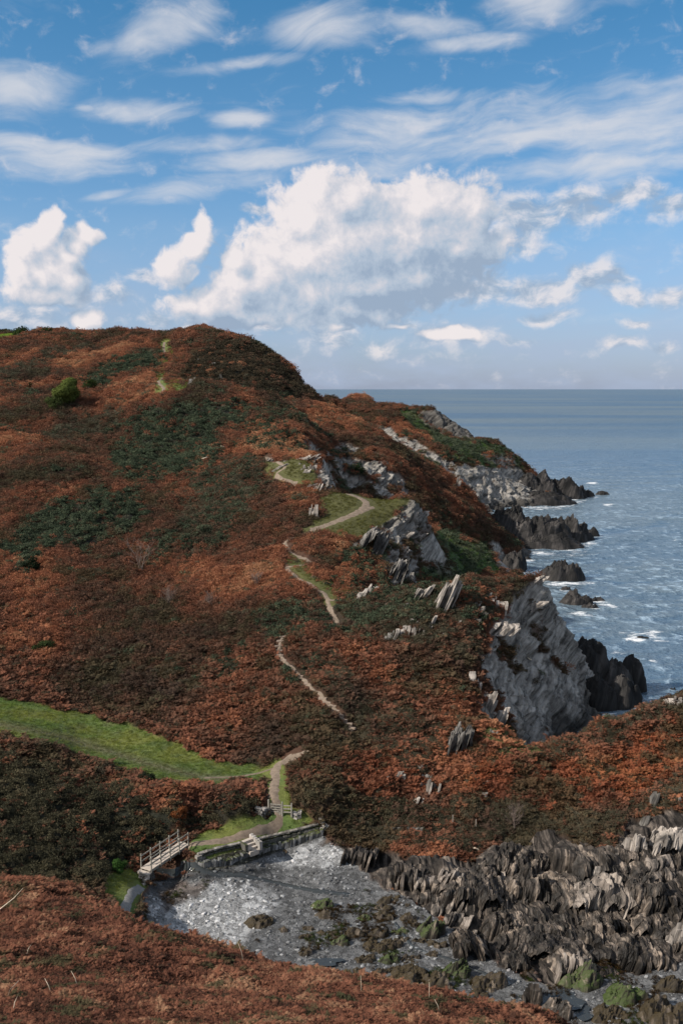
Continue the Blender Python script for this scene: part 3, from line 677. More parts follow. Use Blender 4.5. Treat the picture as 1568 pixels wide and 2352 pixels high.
fz[cellv(z_beach * (1 - z_rockshore)) > .5] = 3
keep = cellv(Zf) > -7.0
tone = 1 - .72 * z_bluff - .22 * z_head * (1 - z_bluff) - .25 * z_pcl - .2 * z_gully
for zi, nm in enumerate(("hillside", "meadow", "sea_cliff", "beach")):
    q = quads[(fz == zi) & keep]
    used, inv = np.unique(q, return_inverse=True)
    me = fast_mesh(nm, Vall[used], inv.reshape(-1, 4))
    attr(me, 'gcol', 'FLOAT_COLOR', np.concatenate([gcol.reshape(-1, 3)[used], np.ones((len(used), 1))], 1))
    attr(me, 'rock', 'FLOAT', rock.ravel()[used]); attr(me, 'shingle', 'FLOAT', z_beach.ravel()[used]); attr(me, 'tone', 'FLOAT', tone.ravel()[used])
    me.normals_split_custom_set_from_vertices(NRM.reshape(-1, 3)[used].astype(np.float32))
    me.materials.append(M_GROUND)
    o = bpy.data.objects.new(nm, me); COL.objects.link(o); o['kind'] = 'structure'

# ------------------------------------------------------------------ sea
SEAROCK = []                                       # (x, y, radius) filled here because foam gathers round the rocks
def wpos(px, py, z=0.0):
    Y = (z - CAMZ) / tan_at(py); return (xi_at(px, py) * Y, Y, z)
SEA_ROCKS = [  # photo x, waterline y, half width, height (photo units)
 (1218,1150,62,66),(1285,1146,58,46),(1335,1142,30,20),(1384,1137,15,8),(1245,1160,70,22),
 (1165,1252,66,80),(1235,1254,74,66),(1305,1246,58,44),(1350,1232,24,20),(1262,1262,76,24),
 (1290,1335,52,46),(1190,1285,9,6),(1212,1287,11,8),
 (1322,1392,36,28),(1355,1400,18,12),(1368,1383,20,9),(1300,1357,12,9),
 (1372,1488,14,12),(1478,1468,16,6),(1180,1312,28,50),(1545,1585,8,6),
]
TIP_ROCKS = [(1340,1560,62,108),(1392,1600,66,84),(1438,1580,40,80),(1420,1645,50,76),(1368,1645,60,80)]
for (x, y, hw, h) in SEA_ROCKS:
    p = wpos(x, y); SEAROCK.append((p[0], p[1], hw / FD * p[1] * 1.0))
for (x, y, hw, h) in TIP_ROCKS:
    p = wpos(x, min(y + 40, 1640)); SEAROCK.append((p[0], p[1], 3.0))
def build_sea():
    nx, ny = 900, 1100
    sx = np.linspace(-1.3, 1.3, nx) ; sx = np.sign(sx) * np.abs(sx) ** 1.0
    ly = np.concatenate([np.linspace(math.log(58), math.log(900), 900), np.linspace(math.log(900), math.log(90000), 201)[1:]])
    Ys = np.exp(ly); X = sx[None] * Ys[:, None]; Y = np.repeat(Ys[:, None], nx, 1)
    P = np.stack([X.ravel(), Y.ravel(), np.zeros(X.size)], 1)
    a = R(18); ca, sa = math.cos(a), math.sin(a)
    u = P[:, 0] * ca + P[:, 1] * sa; v = -P[:, 0] * sa + P[:, 1] * ca
    near = P[:, 1] < 900
    z = np.zeros(len(P)); q = P[near]; un, vn = u[near], v[near]
    f = lambda su, sv, o: perlin(np.stack([un / su, vn / sv, np.full(un.shape, o)], 1))
    zz = .35 * f(22, 9, 1.1) + .30 * (0.5 - np.abs(f(9, 3.6, 3.3))) + .17 * (.5 - np.abs(f(4.2, 1.9, 5.5))) + .08 * f(2.0, 1.0, 7.7)
    z[near] = zz * np.clip((900 - q[:, 1]) / 400, 0, 1) * .8
    # foam round rocks and along the shore
    foam = np.zeros(len(P))
    nf = fbm(np.stack([P[:, 0] * .12, P[:, 1] * .2, P[:, 2]], 1)[near], 4)
    fn = np.zeros(near.sum())
    for (rx, ry, rr) in SEAROCK:
        d = np.hypot(q[:, 0] - rx, (q[:, 1] - ry) * .8) - rr
        fn = np.maximum(fn, .54 * np.clip(1 - d / (.8 + rr * .35), 0, 1))
    for (x, y, r) in [(1375,1385,38),(1400,1392,30),(1330,1410,40),(1500,1462,45),(1460,1467,40),(1435,1580,12),(1420,1500,30),(1358,1110,22),(1250,1325,14),(1500,1520,26),(1170,1268,40),(1395,1160,20)]:
        p = wpos(x, y); d = np.hypot((q[:, 0] - p[0]), (q[:, 1] - p[1]) * .55) / (r / FD * p[1])
        fn = np.maximum(fn, .85 * np.clip(1.15 - d, 0, 1))
    foam[near] = np.clip(fn + .45 * nf * (fn > .02), 0, 1) * (fn > .02)
    i = np.arange(nx * ny).reshape(ny, nx)
    qd = np.stack([i[:-1, :-1], i[:-1, 1:], i[1:, 1:], i[1:, :-1]], -1).reshape(-1, 4)
    # leave out the part that lies deep inside the land
    P[:, 2] = z
    fi = np.clip(np.searchsorted(YR, P[:, 1]), 0, NY - 1); fj = np.clip(((P[:, 0] / P[:, 1]) - XI0) / (XI1 - XI0) * (NX - 1), 0, NX - 1).astype(int)
    land = (Zf[fi, fj] > 1.5) & (P[:, 1] < 640)
    inside = np.abs(P[:, 0] / P[:, 1]) < .6
    drop = (land & inside)
    kq = ~drop[qd].all(1) & ~((P[qd][:, :, 1] < 92).all(1))
    kq &= ~((P[qd][:, :, 0] < -.1 * P[qd][:, :, 1]).all(1) & (P[qd][:, :, 1] < 420).all(1))
    qd = qd[kq]; used, inv = np.unique(qd, return_inverse=True)
    me = fast_mesh("sea", P[used], inv.reshape(-1, 4)); attr(me, 'foam', 'FLOAT', foam[used])
    m, b, bs = new_mat("sea_water")
    pos = b.n('ShaderNodeNewGeometry').outputs['Position']
    sp = b.n('ShaderNodeSeparateXYZ', {0: pos}).outputs
    fo = b.n('ShaderNodeAttribute', attribute_name='foam').outputs['Fac']
    r = b.n('ShaderNodeVectorRotate', {'Vector': pos, 'Angle': -R(18)}, rotation_type='Z_AXIS').outputs[0]
    w1 = b.noise(b.vm('MULTIPLY', r, (.40, .36, 1)), 1.0, 5, .62, .3)
    w2 = b.noise(b.vm('MULTIPLY', r, (1.3, 1.1, 1)), 1.0, 3, .6, .3)
    w3 = b.noise(b.vm('MULTIPLY', r, (.05, .07, 1)), 1.0, 4, .6, .3)
    patch = b.noise(b.vm('MULTIPLY', pos, (.0009, .0035, 1)), 1.0, 3, .5, .4)  # broad bands in the water colour, imitating cloud shadow on the sea
    hsum = b.math('ADD', b.math('MULTIPLY', w1, 1.6), b.math('ADD', b.math('MULTIPLY', w2, .45), b.math('MULTIPLY', w3, 3.0)))
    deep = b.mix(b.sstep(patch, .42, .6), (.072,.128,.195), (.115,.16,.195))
    glint = b.math('MULTIPLY', b.sstep(b.math('ADD', b.math('MULTIPLY', w1, .7), b.math('MULTIPLY', w3, .3)), .50, .66), b.sstep(sp[1], 700.0, 120.0, .2, .75))  # pale glints painted into the water colour, stronger close in
    deep = b.mix(glint, deep, (.42,.55,.66))
    # whitecaps: crest noise over a threshold, sparse
    cap = b.math('MULTIPLY', b.sstep(b.noise(b.vm('MULTIPLY', r, (.05, .17, 1)), 1.0, 6, .7, .2), .665, .72), b.sstep(b.noise(pos, .012, 2), .42, .56))
    fo2 = b.math('MAXIMUM', b.math('MULTIPLY', cap, .8), b.sstep(b.math('ADD', fo, b.math('MULTIPLY', b.math('SUBTRACT', b.noise(b.vm('MULTIPLY', r, (.35, 1.1, 1)), 1.0, 6, .7), .5), 2.4)), .50, .95))
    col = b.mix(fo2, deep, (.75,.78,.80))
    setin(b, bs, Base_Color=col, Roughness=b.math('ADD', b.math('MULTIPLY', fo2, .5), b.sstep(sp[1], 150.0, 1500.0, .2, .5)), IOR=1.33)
    bs.inputs['Specular IOR Level'].default_value = .45
    bump(b, bs, hsum, .8, 1.0)
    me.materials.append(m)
    o = bpy.data.objects.new("sea", me); COL.objects.link(o); o['kind'] = 'structure'
build_sea()
# ------------------------------------------------------------------ paths
PATHMASK = []                                      # (x, y, half width) so that plants keep off
def depth_of(p): return p[1] * cP - (p[2] - CAMZ) * sP
def path(name, pts, width, mat, ymin, ymax, seed, lift=.05, dens=.35, clear=True):
    rnd = random.Random(seed)
    P = [hit(x, y, ymin, ymax) for x, y in pts]
    # resample
    L = []
    for a, b_ in zip(P[:-1], P[1:]):
        n = max(1, int((b_ - a).length / dens))
        for k in range(n): L.append(a.lerp(b_, k / n))
    L.append(P[-1])
    for _ in range(3):
        L = [L[0]] + [(L[i - 1] + L[i] * 2 + L[i + 1]) / 4 for i in range(1, len(L) - 1)] + [L[-1]]
    V, F = [], []
    NA = 5
    for i, p in enumerate(L):
        d = (L[min(i + 1, len(L) - 1)] - L[max(i - 1, 0)]); d.z = 0; d.normalize() if d.length > 0 else None
        s = Vector((d.y, -d.x, 0))
        w0 = width * .5 * (1 + .35 * (rnd.random() - .5)); w1 = width * .5 * (1 + .35 * (rnd.random() - .5))
        for k in range(NA):
            f = k / (NA - 1); q = p + s * (-w0 + (w0 + w1) * f)
            V.append((q.x, q.y, ground(q.x, q.y) + lift - (.09 if k in (0, NA - 1) else 0)))
        if clear: PATHMASK.append((p.x, p.y, width * .5))
    for i in range(len(L) - 1):
        for k in range(NA - 1):
            a = i * NA + k; F.append((a, a + 1, a + NA + 1, a + NA))
    o = link_mesh(name, V, F, mat, smooth=True); o['kind'] = 'structure'
    return o
path("path", [(640,1868),(632,1850),(628,1815),(633,1790),(632,1768),(645,1750),(672,1738)], 1.15, M_PATH, 80, 100, 1)
path("path", [(640,1870),(652,1880),(636,1895),(600,1908),(560,1919),(500,1934),(432,1947)], .85, M_PATH, 76, 90, 2)
path("path", [(325,2038),(306,2050),(293,2070),(287,2092),(290,2110)], .8, M_GRAVELPATH, 66, 80, 3)
path("path", [(772,1131),(800,1136),(828,1145),(843,1157),(838,1168),(818,1181),(790,1193),(750,1207),(715,1219)], 1.5, M_PATH, 140, 185, 4)
path("path", [(858,1168),(843,1170),(825,1180)], .8, M_PATH, 140, 185, 5)
path("path", [(654,1248),(659,1259),(677,1273),(700,1284),(719,1292)], .75, M_PATH, 130, 165, 6)
path("path", [(657,1304),(672,1320),(692,1334),(713,1343),(726,1354),(745,1364),(752,1377),(755,1390),(760,1407),(770,1424),(778,1436)], .75, M_PATH, 105, 150, 7)
path("path", [(752,1377),(767,1380),(776,1377)], .5, M_PATH, 105, 150, 8)
path("path", [(650,1464),(641,1480),(640,1500),(655,1522),(688,1552),(715,1580),(742,1606),(766,1627),(788,1655),(808,1673)], .5, M_PATH, 85, 120, 9)
path("path", [(612,1050),(640,1062),(656,1074),(632,1092),(650,1104),(682,1112)], .8, M_PATH, 160, 215, 10)
path("path", [(378,786),(376,800),(380,814)], 1.1, M_PATH, 300, 388, 11, dens=1.0)
path("path", [(374,868),(364,880),(378,894),(370,904)], 1.0, M_PATH, 225, 300, 12, dens=.7)
path("path", [(808,1673),(795,1694),(745,1716),(695,1734),(672,1738)], .6, M_PATH, 85, 105, 14, clear=False)
path("path", [(778,1436),(735,1446),(690,1455),(650,1464)], .6, M_PATH, 95, 130, 15, clear=False)
path("path", [(719,1292),(700,1299),(657,1304)], .5, M_PATH, 120, 160, 16)
path("path", [(715,1219),(688,1234),(654,1248)], .5, M_PATH, 130, 175, 17)
path("path", [(470,1787),(560,1783),(600,1775),(630,1765)], .3, M_PATH, 84, 100, 13)

# ------------------------------------------------------------------ box and bar builders
class MB:
    def __init__(s): s.V, s.F = [], []
    def add(s, V, F):
        o = len(s.V); s.V += [tuple(v) for v in V]; s.F += [tuple(i + o for i in f) for f in F]
    def box(s, c, size, axes=None, jit=0, rnd=None):
        ax = axes or (Vector((1, 0, 0)), Vector((0, 1, 0)), Vector((0, 0, 1)))
        V = []
        for dx in (-.5, .5):
            for dy in (-.5, .5):
                for dz in (-.5, .5):
                    v = Vector(c) + ax[0] * dx * size[0] + ax[1] * dy * size[1] + ax[2] * dz * size[2]
                    if jit: v += Vector((rnd.uniform(-jit, jit), rnd.uniform(-jit, jit), rnd.uniform(-jit, jit)))
                    V.append(v)
        s.add(V, [(0,1,3,2),(4,6,7,5),(0,4,5,1),(2,3,7,6),(0,2,6,4),(1,5,7,3)])
    def bar(s, a, b_, w, h=None):
        a, b_ = Vector(a), Vector(b_); z = (b_ - a); L = z.length; z.normalize()
        up = Vector((0, 0, 1)) if abs(z.z) < .9 else Vector((1, 0, 0))
        x = z.cross(up).normalized(); y = x.cross(z).normalized()
        s.box((a + b_) / 2, (w, h or w, L), (x, y, z))
    def tube(s, pts, rad, seg=6):
        rings = []
        o = len(s.V)
        for i, p in enumerate(pts):
            d = Vector(pts[min(i + 1, len(pts) - 1)]) - Vector(pts[max(i - 1, 0)]); d.normalize()
            up = Vector((0, 0, 1)) if abs(d.z) < .9 else Vector((1, 0, 0))
            x = d.cross(up).normalized(); y = x.cross(d)
            r = rad[i] if isinstance(rad, (list, tuple)) else rad
            for k in range(seg):
                a = 2 * math.pi * k / seg; s.V.append(tuple(Vector(p) + (x * math.cos(a) + y * math.sin(a)) * r))
        for i in range(len(pts) - 1):
            for k in range(seg):
                s.F.append((o + i * seg + k, o + i * seg + (k + 1) % seg, o + (i + 1) * seg + (k + 1) % seg, o + (i + 1) * seg + k))
        s.F.append(tuple(o + k for k in range(seg))[::-1]); s.F.append(tuple(o + (len(pts) - 1) * seg + k for k in range(seg)))
    def build(s, name, mat, parent=None, bev=0, smooth=False):
        org = parent.matrix_basis.inverted() if parent else None
        V = [tuple(org @ Vector(v)) for v in s.V] if parent else s.V
        o = link_mesh(name, V, s.F, mat, parent, smooth)
        if bev:
            m = o.modifiers.new("bevel", 'BEVEL'); m.width = bev; m.segments = 1; m.limit_method = 'ANGLE'
        return o

def at_z(px, py, z):
    Y = (z - CAMZ) / tan_at(py); return Vector((xi_at(px, py) * Y, Y, z))

# ------------------------------------------------------------------ footbridge
M_WALL0 = slate_mat('abutment_stone', R(5), 3.0, [(.46,(.015,.015,.014)),(.56,(.05,.048,.043)),(.64,(.10,.096,.088)),(.74,(.2,.19,.175))])
def footbridge():
    a, c = at_z(334, 1997, 3.75), at_z(424, 1936, 4.0)
    root = empty("footbridge", (a.x, a.y, 2.4)); bpy.context.view_layer.update()
    tag(root, "wooden footbridge with post and rail sides crossing the stream", "footbridge")
    d = (c - a); L = d.length; d.normalize(); s = Vector((d.y, -d.x, 0)).normalized(); up = s.cross(d).normalized()
    if up.z < 0: up = -up
    rnd = random.Random(3)
    m = MB(); n = int(L / .16)
    for k in range(n): m.box(a + d * (L * (k + .5) / n) + up * rnd.uniform(-.008, .008), (.98, L / n - .014, .05), (s, d, up))
    m.build("deck", M_DECK, root)
    for sd in (-1, 1):
        m = MB(); m.bar(a + s * sd * .40 - up * .14, c + s * sd * .40 - up * .14, .10, .2); m.build("beam", M_WOOD, root)
    for sd in (-1, 1):
        tops = []
        for k in range(5):
            p = a + d * (L * (.03 + .235 * k)) + s * sd * .54
            m = MB(); m.box(p + up * .42, (.09, .09, 1.42), (s, d, Vector((0, 0, 1)))); m.build("post", M_WOOD, root, .012)
            tops.append(p)
        for hgt in (.98, .52):
            m = MB(); m.bar(tops[0] + up * hgt - s * sd * .065 - d * .1, tops[-1] + up * hgt - s * sd * .065 + d * .1, .05, .10); m.build("rail", M_WOOD, root, .008)
    # abutments of rough stone and the three steps at the near end
    m = MB()
    for k in range(3):
        q = a - d * (.18 + .32 * k) - Vector((0, 0, .20 + .22 * k)); m2 = MB(); m2.box(q - Vector((0, 0, .3)), (1.15 + .1 * k, .40, .72), (s, d, Vector((0, 0, 1))), .02, rnd)
        m2.build("step", M_CONC, root, .02)
    for e, sg in ((a, 1), (c, -1)):
        m = MB()
        for zz in range(5):
            for k in range(4):
                m.box(Vector((e.x, e.y, e.z - .35 - .27 * zz)) + s * (-.45 + .3 * k + .08 * (zz % 2)) + d * sg * .1, (.31, .5, .26), (s, d, Vector((0, 0, 1))), .035, rnd)
        m.build("abutment", M_WALL0, root)
footbridge()

# ------------------------------------------------------------------ gate and side fence
def gate():
    g0, g1 = hit(621, 1871, 80, 90), hit(646, 1873, 80, 90)
    base = min(g0.z, g1.z); g0.z = g1.z = base
    root = empty("field_gate", g0); bpy.context.view_layer.update(); tag(root, "small weathered wooden gate with five bars and a brace across the footpath", "gate")
    d = (g1 - g0); W = d.length; d.normalize(); s = Vector((-d.y, d.x, 0)); Z = Vector((0, 0, 1))
    m = MB(); m.box(g0 - d * .16 + Z * .62, (.14, .14, 1.5), (d, s, Z)); m.build("hanging_post", M_WOOD, root, .015)
    m = MB(); m.box(g1 + d * .09 + Z * .58, (.12, .12, 1.4), (d, s, Z)); m.build("latch_post", M_WOOD, root, .015)
    for k in (0, 1):
        m = MB(); m.box(g0 + d * (W * k + (.04 if k == 0 else -.04)) + Z * .56, (.07, .06, 1.0), (d, s, Z)); m.build("stile", M_WOOD, root)
    for z in (.14, .32, .52, .74, 1.0):
        m = MB(); m.bar(g0 + d * .02 + Z * z - s * .03, g1 - d * .02 + Z * z - s * .03, .035, .085); m.build("bar", M_WOOD, root)
    m = MB(); m.bar(g0 + d * .06 + Z * .96 + s * .02, g1 - d * .06 + Z * .16 + s * .02, .035, .08); m.build("brace", M_WOOD, root)
    f1 = g1 + d * .95 + Z * .1
    fr = empty("rail_fence", g1 + d * .16); bpy.context.view_layer.update(); tag(fr, "short three rail wooden fence joining the gate to the rubble wall", "fence")
    m = MB(); m.box(f1 + Z * .5, (.11, .11, 1.3), (d, s, Z)); m.build("post", M_WOOD, fr, .012)
    for z in (.3, .6, .9):
        m = MB(); m.bar(g1 + d * .16 + Z * (z + .05), f1 - d * .04 + Z * z, .04, .10); m.build("rail", M_WOOD, fr)
gate()

# ------------------------------------------------------------------ walls of stones
def stone_wall(name, pts, hgt, thick, st, label, cat, seed, mat, lean=0, vert=False, ymin=74, ymax=92, coping=None, sink=.3, base=None):
    rnd = random.Random(seed)
    P = [hit(x, y, ymin, ymax) for x, y in pts]
    V0 = MB(); V1 = MB()
    for a, b_ in zip(P[:-1], P[1:]):
        d = b_ - a; L = d.length; d.normalize(); s = Vector((-d.y, d.x, 0)).normalized()
        Z = Vector((0, 0, 1)); n = max(1, int(L / st[0])); rows = max(1, int((hgt + sink) / st[1]))
        for r in range(rows):
            for k in range(n):
                z = -sink + (r + .5) * st[1]
                q = a + d * (L * (k + .5 + (.5 if r % 2 else 0)) / n) + Z * z + s * (lean * (z + sink))
                w = L / n * rnd.uniform(.75, 1.1); h = st[1] * rnd.uniform(.8, 1.12)
                if vert: h *= rnd.uniform(.8, 1.35)
                V0.box(q, (w, thick * rnd.uniform(.85, 1.1), h), (d, s, Z), .03, rnd)
        if coping:
            n = max(1, int(L / .42))
            for k in range(n):
                V1.box(a + d * (L * (k + .5) / n) + Z * (hgt + .04), (L / n * rnd.uniform(.85, .98), thick * 1.12, .13), (d, s, Z), .025, rnd)
    root = empty(name, P[0]); bpy.context.view_layer.update(); tag(root, label, cat)
    V0.build("stonework", mat, root)
    if coping: V1.build("coping", coping, root)
    return P
M_WALL = slate_mat("dark_wall_stone", R(5), 3.0, [(.32,(.018,.018,.016)),(.48,(.06,.058,.05)),(.62,(.12,.115,.10)),(.82,(.22,.21,.19))], .85, .35, (.05,.06,.02))
M_RUBBLE = slate_mat("pale_rubble", R(5), 3.0, [(.46,(.05,.047,.043)),(.55,(.17,.16,.147)),(.63,(.32,.30,.275)),(.74,(.50,.46,.42))], .85)
stone_wall("retaining_wall", [(455,1972),(500,1958),(556,1945)], .34, .32, (.30,.17), "low dark stone retaining wall between the footbridge and the beach steps", "wall", 5, M_WALL, coping=M_GREY)
stone_wall("retaining_wall", [(592,1938),(640,1926),(690,1914),(731,1903)], .38, .32, (.30,.17), "longer dark stone retaining wall running from the beach steps to the white rubble", "wall", 6, M_WALL, coping=M_GREY)
stone_wall("stone_pier", [(449,1980),(463,1975)], .52, .5, (.5,.26), "squared pale stone block ending the retaining wall beside the footbridge", "pier", 7, M_GREY)
stone_wall("stone_revetment", [(416,1992),(470,1996),(530,1989),(590,1967),(640,1953),(700,1937),(742,1922)], .62, .4, (.22,.85), "sloping apron of upright slate slabs along the back of the beach", "revetment", 8, slate_mat("revetment_slate", R(8), 4.0, [(.47,(.02,.021,.02)),(.56,(.075,.076,.073)),(.63,(.18,.182,.182)),(.73,(.36,.36,.36))], .8, .2, (.05,.06,.02)), lean=.45, vert=True, sink=.3)
stone_wall("rubble_wall", [(735,1912),(748,1898),(738,1882)], .45, .5, (.3,.2), "broken end of white rubble wall above the right end of the retaining wall", "wall", 9, M_RUBBLE, ymax=95)
stone_wall("rubble_wall", [(588,1868),(601,1872),(615,1868)], .62, .5, (.26,.18), "lichen whitened rubble wall on the left of the gate", "wall", 10, M_RUBBLE, ymax=95)
stone_wall("rubble_wall", [(668,1872),(679,1876),(688,1874)], .5, .5, (.26,.18), "short pale rubble wall on the right of the gate", "wall", 11, M_RUBBLE, ymax=95)
stone_wall("rubble_wall", [(885,1896),(905,1902),(930,1899),(968,1904)], .28, .6, (.34,.2), "low tumbled stone wall in the grass above the striped beach rocks", "wall", 12, M_GREY, ymax=95)
def beach_steps():
    a, b_ = hit(560, 1950, 74, 90), hit(586, 1943, 74, 90)
    d = b_ - a; d.z = 0; d.normalize(); s = Vector((d.y, -d.x, 0)); Z = Vector((0, 0, 1)); rnd = random.Random(4)
    root = empty("beach_steps", a); bpy.context.view_layer.update(); tag(root, "pale stone steps down from the grass terrace to the beach with a white side wall", "steps")
    for k in range(4):
        m = MB(); m.box(a + d * .45 + s * (-.15 + .30 * k) + Z * (.42 - .2 * k), (.95, .36, .42), (d, s, Z), .02, rnd); m.build("step", M_CONC, root, .02)
    m = MB()
    for k in range(5): m.box(a + d * 1.08 + s * (-.35 + .3 * k) + Z * (.5 - .05 * k), (.28, .3, .75), (d, s, Z), .03, rnd)
    m.build("side_wall", M_RUBBLE, root, .02)
    m = MB(); m.box(a + d * (-.16) + s * .2 + Z * .35, (.25, .95, .6), (d, s, Z), .03, rnd); m.build("side_wall", M_WALL, root, .02)
beach_steps()

# flat stone treads on the path up the hill
TREADS = [(651,1464,1.0),(645,1474,1.0),(641,1485,.95),(640,1496,.9),(642,1507,.9),(650,1518,.9),(663,1532,.8),(672,1541,.8),(689,1554,.8),(706,1572,.7),(741,1606,.9),(751,1615,.9),(762,1624,.95),(770,1635,.95),(778,1645,1.0),(787,1655,1.0),(797,1664,1.05),(806,1673,1.05)]
for i, (x, y, w) in enumerate(TREADS):
    p = hit(x, y, 85, 120); rnd = random.Random(40 + i); m = MB(); an = rnd.uniform(-.2, .2) + (.1 if y < 1515 else -.35)
    dx = Vector((math.cos(an), math.sin(an), 0)); dy = Vector((-dx.y, dx.x, 0))
    m.box(p + Vector((0, 0, .06)), (w, .30, .22), (dx, dy, Vector((0, 0, 1))), .03, rnd)
    o = m.build("stone_tread", M_STEP, None, .02)
    tag(o, "flat pale stone tread at the top bend of the hill path" if y < 1520 else ("flat worn tread in the middle of the hill path" if y < 1600 else "flat pale stone tread in the lowest flight of the hill path"), "step", "stone treads on the hill path")

# ------------------------------------------------------------------ slate outcrops: stacks of tilted beds
def slab_stack(name, px, py, w, h, label, mat, lean=22, n=None, dome=.5, ymin=60, ymax=480, seed=0, depth=None, group=None, cat="rock outcrop", yaw=0.0, rag=.6):
    rnd = random.Random(seed * 131 + int(px * 7 + py))
    p = hit(px, py, ymin, ymax); D = depth_of(p); W = w / FD * D; H = h / FD * D * 1.05
    dp = depth or max(W * .8, H * .6)
    n = int((n or max(3, int(w / 9))) * 1.5); V, F = [], []
    if name == 'rock_outcrop' and w < 70 and abs(lean) < 50 and h < 70: lean += rnd.uniform(-13, 13); p = p - Vector((0, 0, .16 * H))
    x = -W / 2; tl = math.tan(R(lean)); cyw, syw = math.cos(yaw), math.sin(yaw)
    ws = [rnd.choice((.4, .7, 1.0, 1.9)) * rnd.uniform(.8, 1.2) for _ in range(n)]; tot = sum(ws)
    for k in range(n):
        th = ws[k] / tot * W; xc = x + th / 2; x += th
        u = xc / (W / 2); prof = (1 - abs(u) ** 2.2) * dome + (1 - dome)
        hk = H * prof * rnd.uniform(1 - rag, 1.0); dk = dp * rnd.uniform(.6, 1.0); yo = rnd.uniform(-.2, .2) * dp
        # outline of the bed seen from the side, front towards the viewer
        m = 9; outl = []
        for j in range(m):
            a = j / (m - 1)
            yy = -dk * .5 + dk * a
            zz = hk * (math.sin(math.pi * min(1, .12 + a * .88)) ** .6) * rnd.uniform(.82, 1.0) if 0 < j < m - 1 else hk * rnd.uniform(.25, .6)
            outl.append((yy + yo, zz))
        outl = [(-dk * .55 + yo, -H * .5)] + outl + [(dk * .55 + yo, -H * .5)]
        o = len(V); t0 = th * rnd.uniform(.40, .56); m2 = len(outl)
        for sgn in (-1, 1):
            for (yy, zz) in outl:
                xx = xc + sgn * t0 * rnd.uniform(.8, 1.1) + zz * tl
                V.append((xx * cyw - yy * syw, xx * syw + yy * cyw, zz))
        F.append(tuple(range(o, o + m2))); F.append(tuple(range(o + 2 * m2 - 1, o + m2 - 1, -1)))
        for j in range(m2):
            j2 = (j + 1) % m2; F.append((o + j2, o + j, o + m2 + j, o + m2 + j2))
    ob = link_mesh(name, V, F, mat, loc=(p.x, p.y, p.z - .08))
    tag(ob, label, cat, group); return ob

def inpoly(x, y, poly):
    c = False
    for (x0, y0), (x1, y1) in zip(poly, poly[1:] + poly[:1]):
        if (y0 > y) != (y1 > y) and x < (x1 - x0) * (y - y0) / (y1 - y0) + x0: c = not c
    return c
def rib_mass(name, px, py, w, h, label, mat, lean, dome, seed=0, group=None, yaw=0.0, ymin=58, ymax=95):
    p = hit(px, py, ymin, ymax); D = depth_of(p); W = w / FD * D; H = h / FD * D; Dp = W * .75
    nu, nv = 96, 22; u, v = np.meshgrid(np.linspace(-1, 1, nu), np.linspace(-1, 1, nv), indexing='xy'); u = u.ravel(); v = v.ravel()
    o = np.array([px * .37, py * .21, seed * 1.7]); Q3 = np.stack([u, v, 0 * u], 1)
    uu = u * (1 + .25 * fbm(np.stack([v * 1.2, 0 * u, 0 * u], 1) + o, 2)); vv = v * (1 + .3 * fbm(np.stack([u * 1.6, 0 * u, 0 * u], 1) + o + 5, 3))
    prof = np.clip(1 - np.abs(uu) ** (2 + 3 * (1 - dome)), 0, 1) ** .55 * np.clip(1 - np.abs(vv) ** 4, 0, 1) ** .5
    q = u * W / 2 + .12 * v * Dp
    hs = lambda a_, b_: np.abs(np.modf(np.sin(a_ * 127.1 + b_ * 311.7 + seed * 7.3 + px * .11) * 43758.5)[0])
    pq = q * (2.4 if W > 2 else 3.2) + .5 * perlin(np.stack([v * .9, q * .3, 0 * u], 1) + o); pid = np.floor(pq)
    jid = np.floor(v * 1.7 + hs(pid, 3.0) * 3); fine = np.floor(q * 9 + hs(jid, 1.0))
    rib = (hs(pid, jid) - .5) * 1.5 + (hs(fine, pid) - .5) * .5
    big = fbm(Q3 * 1.6 + o, 4); step = np.round(fbm(np.stack([q * 1.1, v * .5, 0 * u], 1) + o * 2, 2) * 2.5) / 2.5
    z = H * (prof * (1 + .26 * big + .16 * step) + prof ** .5 * .24 * rib) - H * .45 * (1 - np.minimum(prof * 3, 1))
    x = u * W / 2 + z * math.tan(R(lean)); y = v * Dp / 2 - H * .16 * rib * (1 - prof ** 2) - .12 * H * big
    cy_, sy_ = math.cos(yaw), math.sin(yaw)
    V = np.stack([x * cy_ - y * sy_, x * sy_ + y * cy_, z], 1)
    i = np.arange(nu * nv).reshape(nv, nu); Fq = np.stack([i[:-1, :-1], i[:-1, 1:], i[1:, 1:], i[1:, :-1]], -1).reshape(-1, 4)
    me = fast_mesh(name, V, Fq, False); me.materials.append(mat)
    ob = bpy.data.objects.new(name, me); COL.objects.link(ob); ob.location = (p.x, p.y + Dp * .3, p.z - .05); tag(ob, label, "rock outcrop", group); return ob
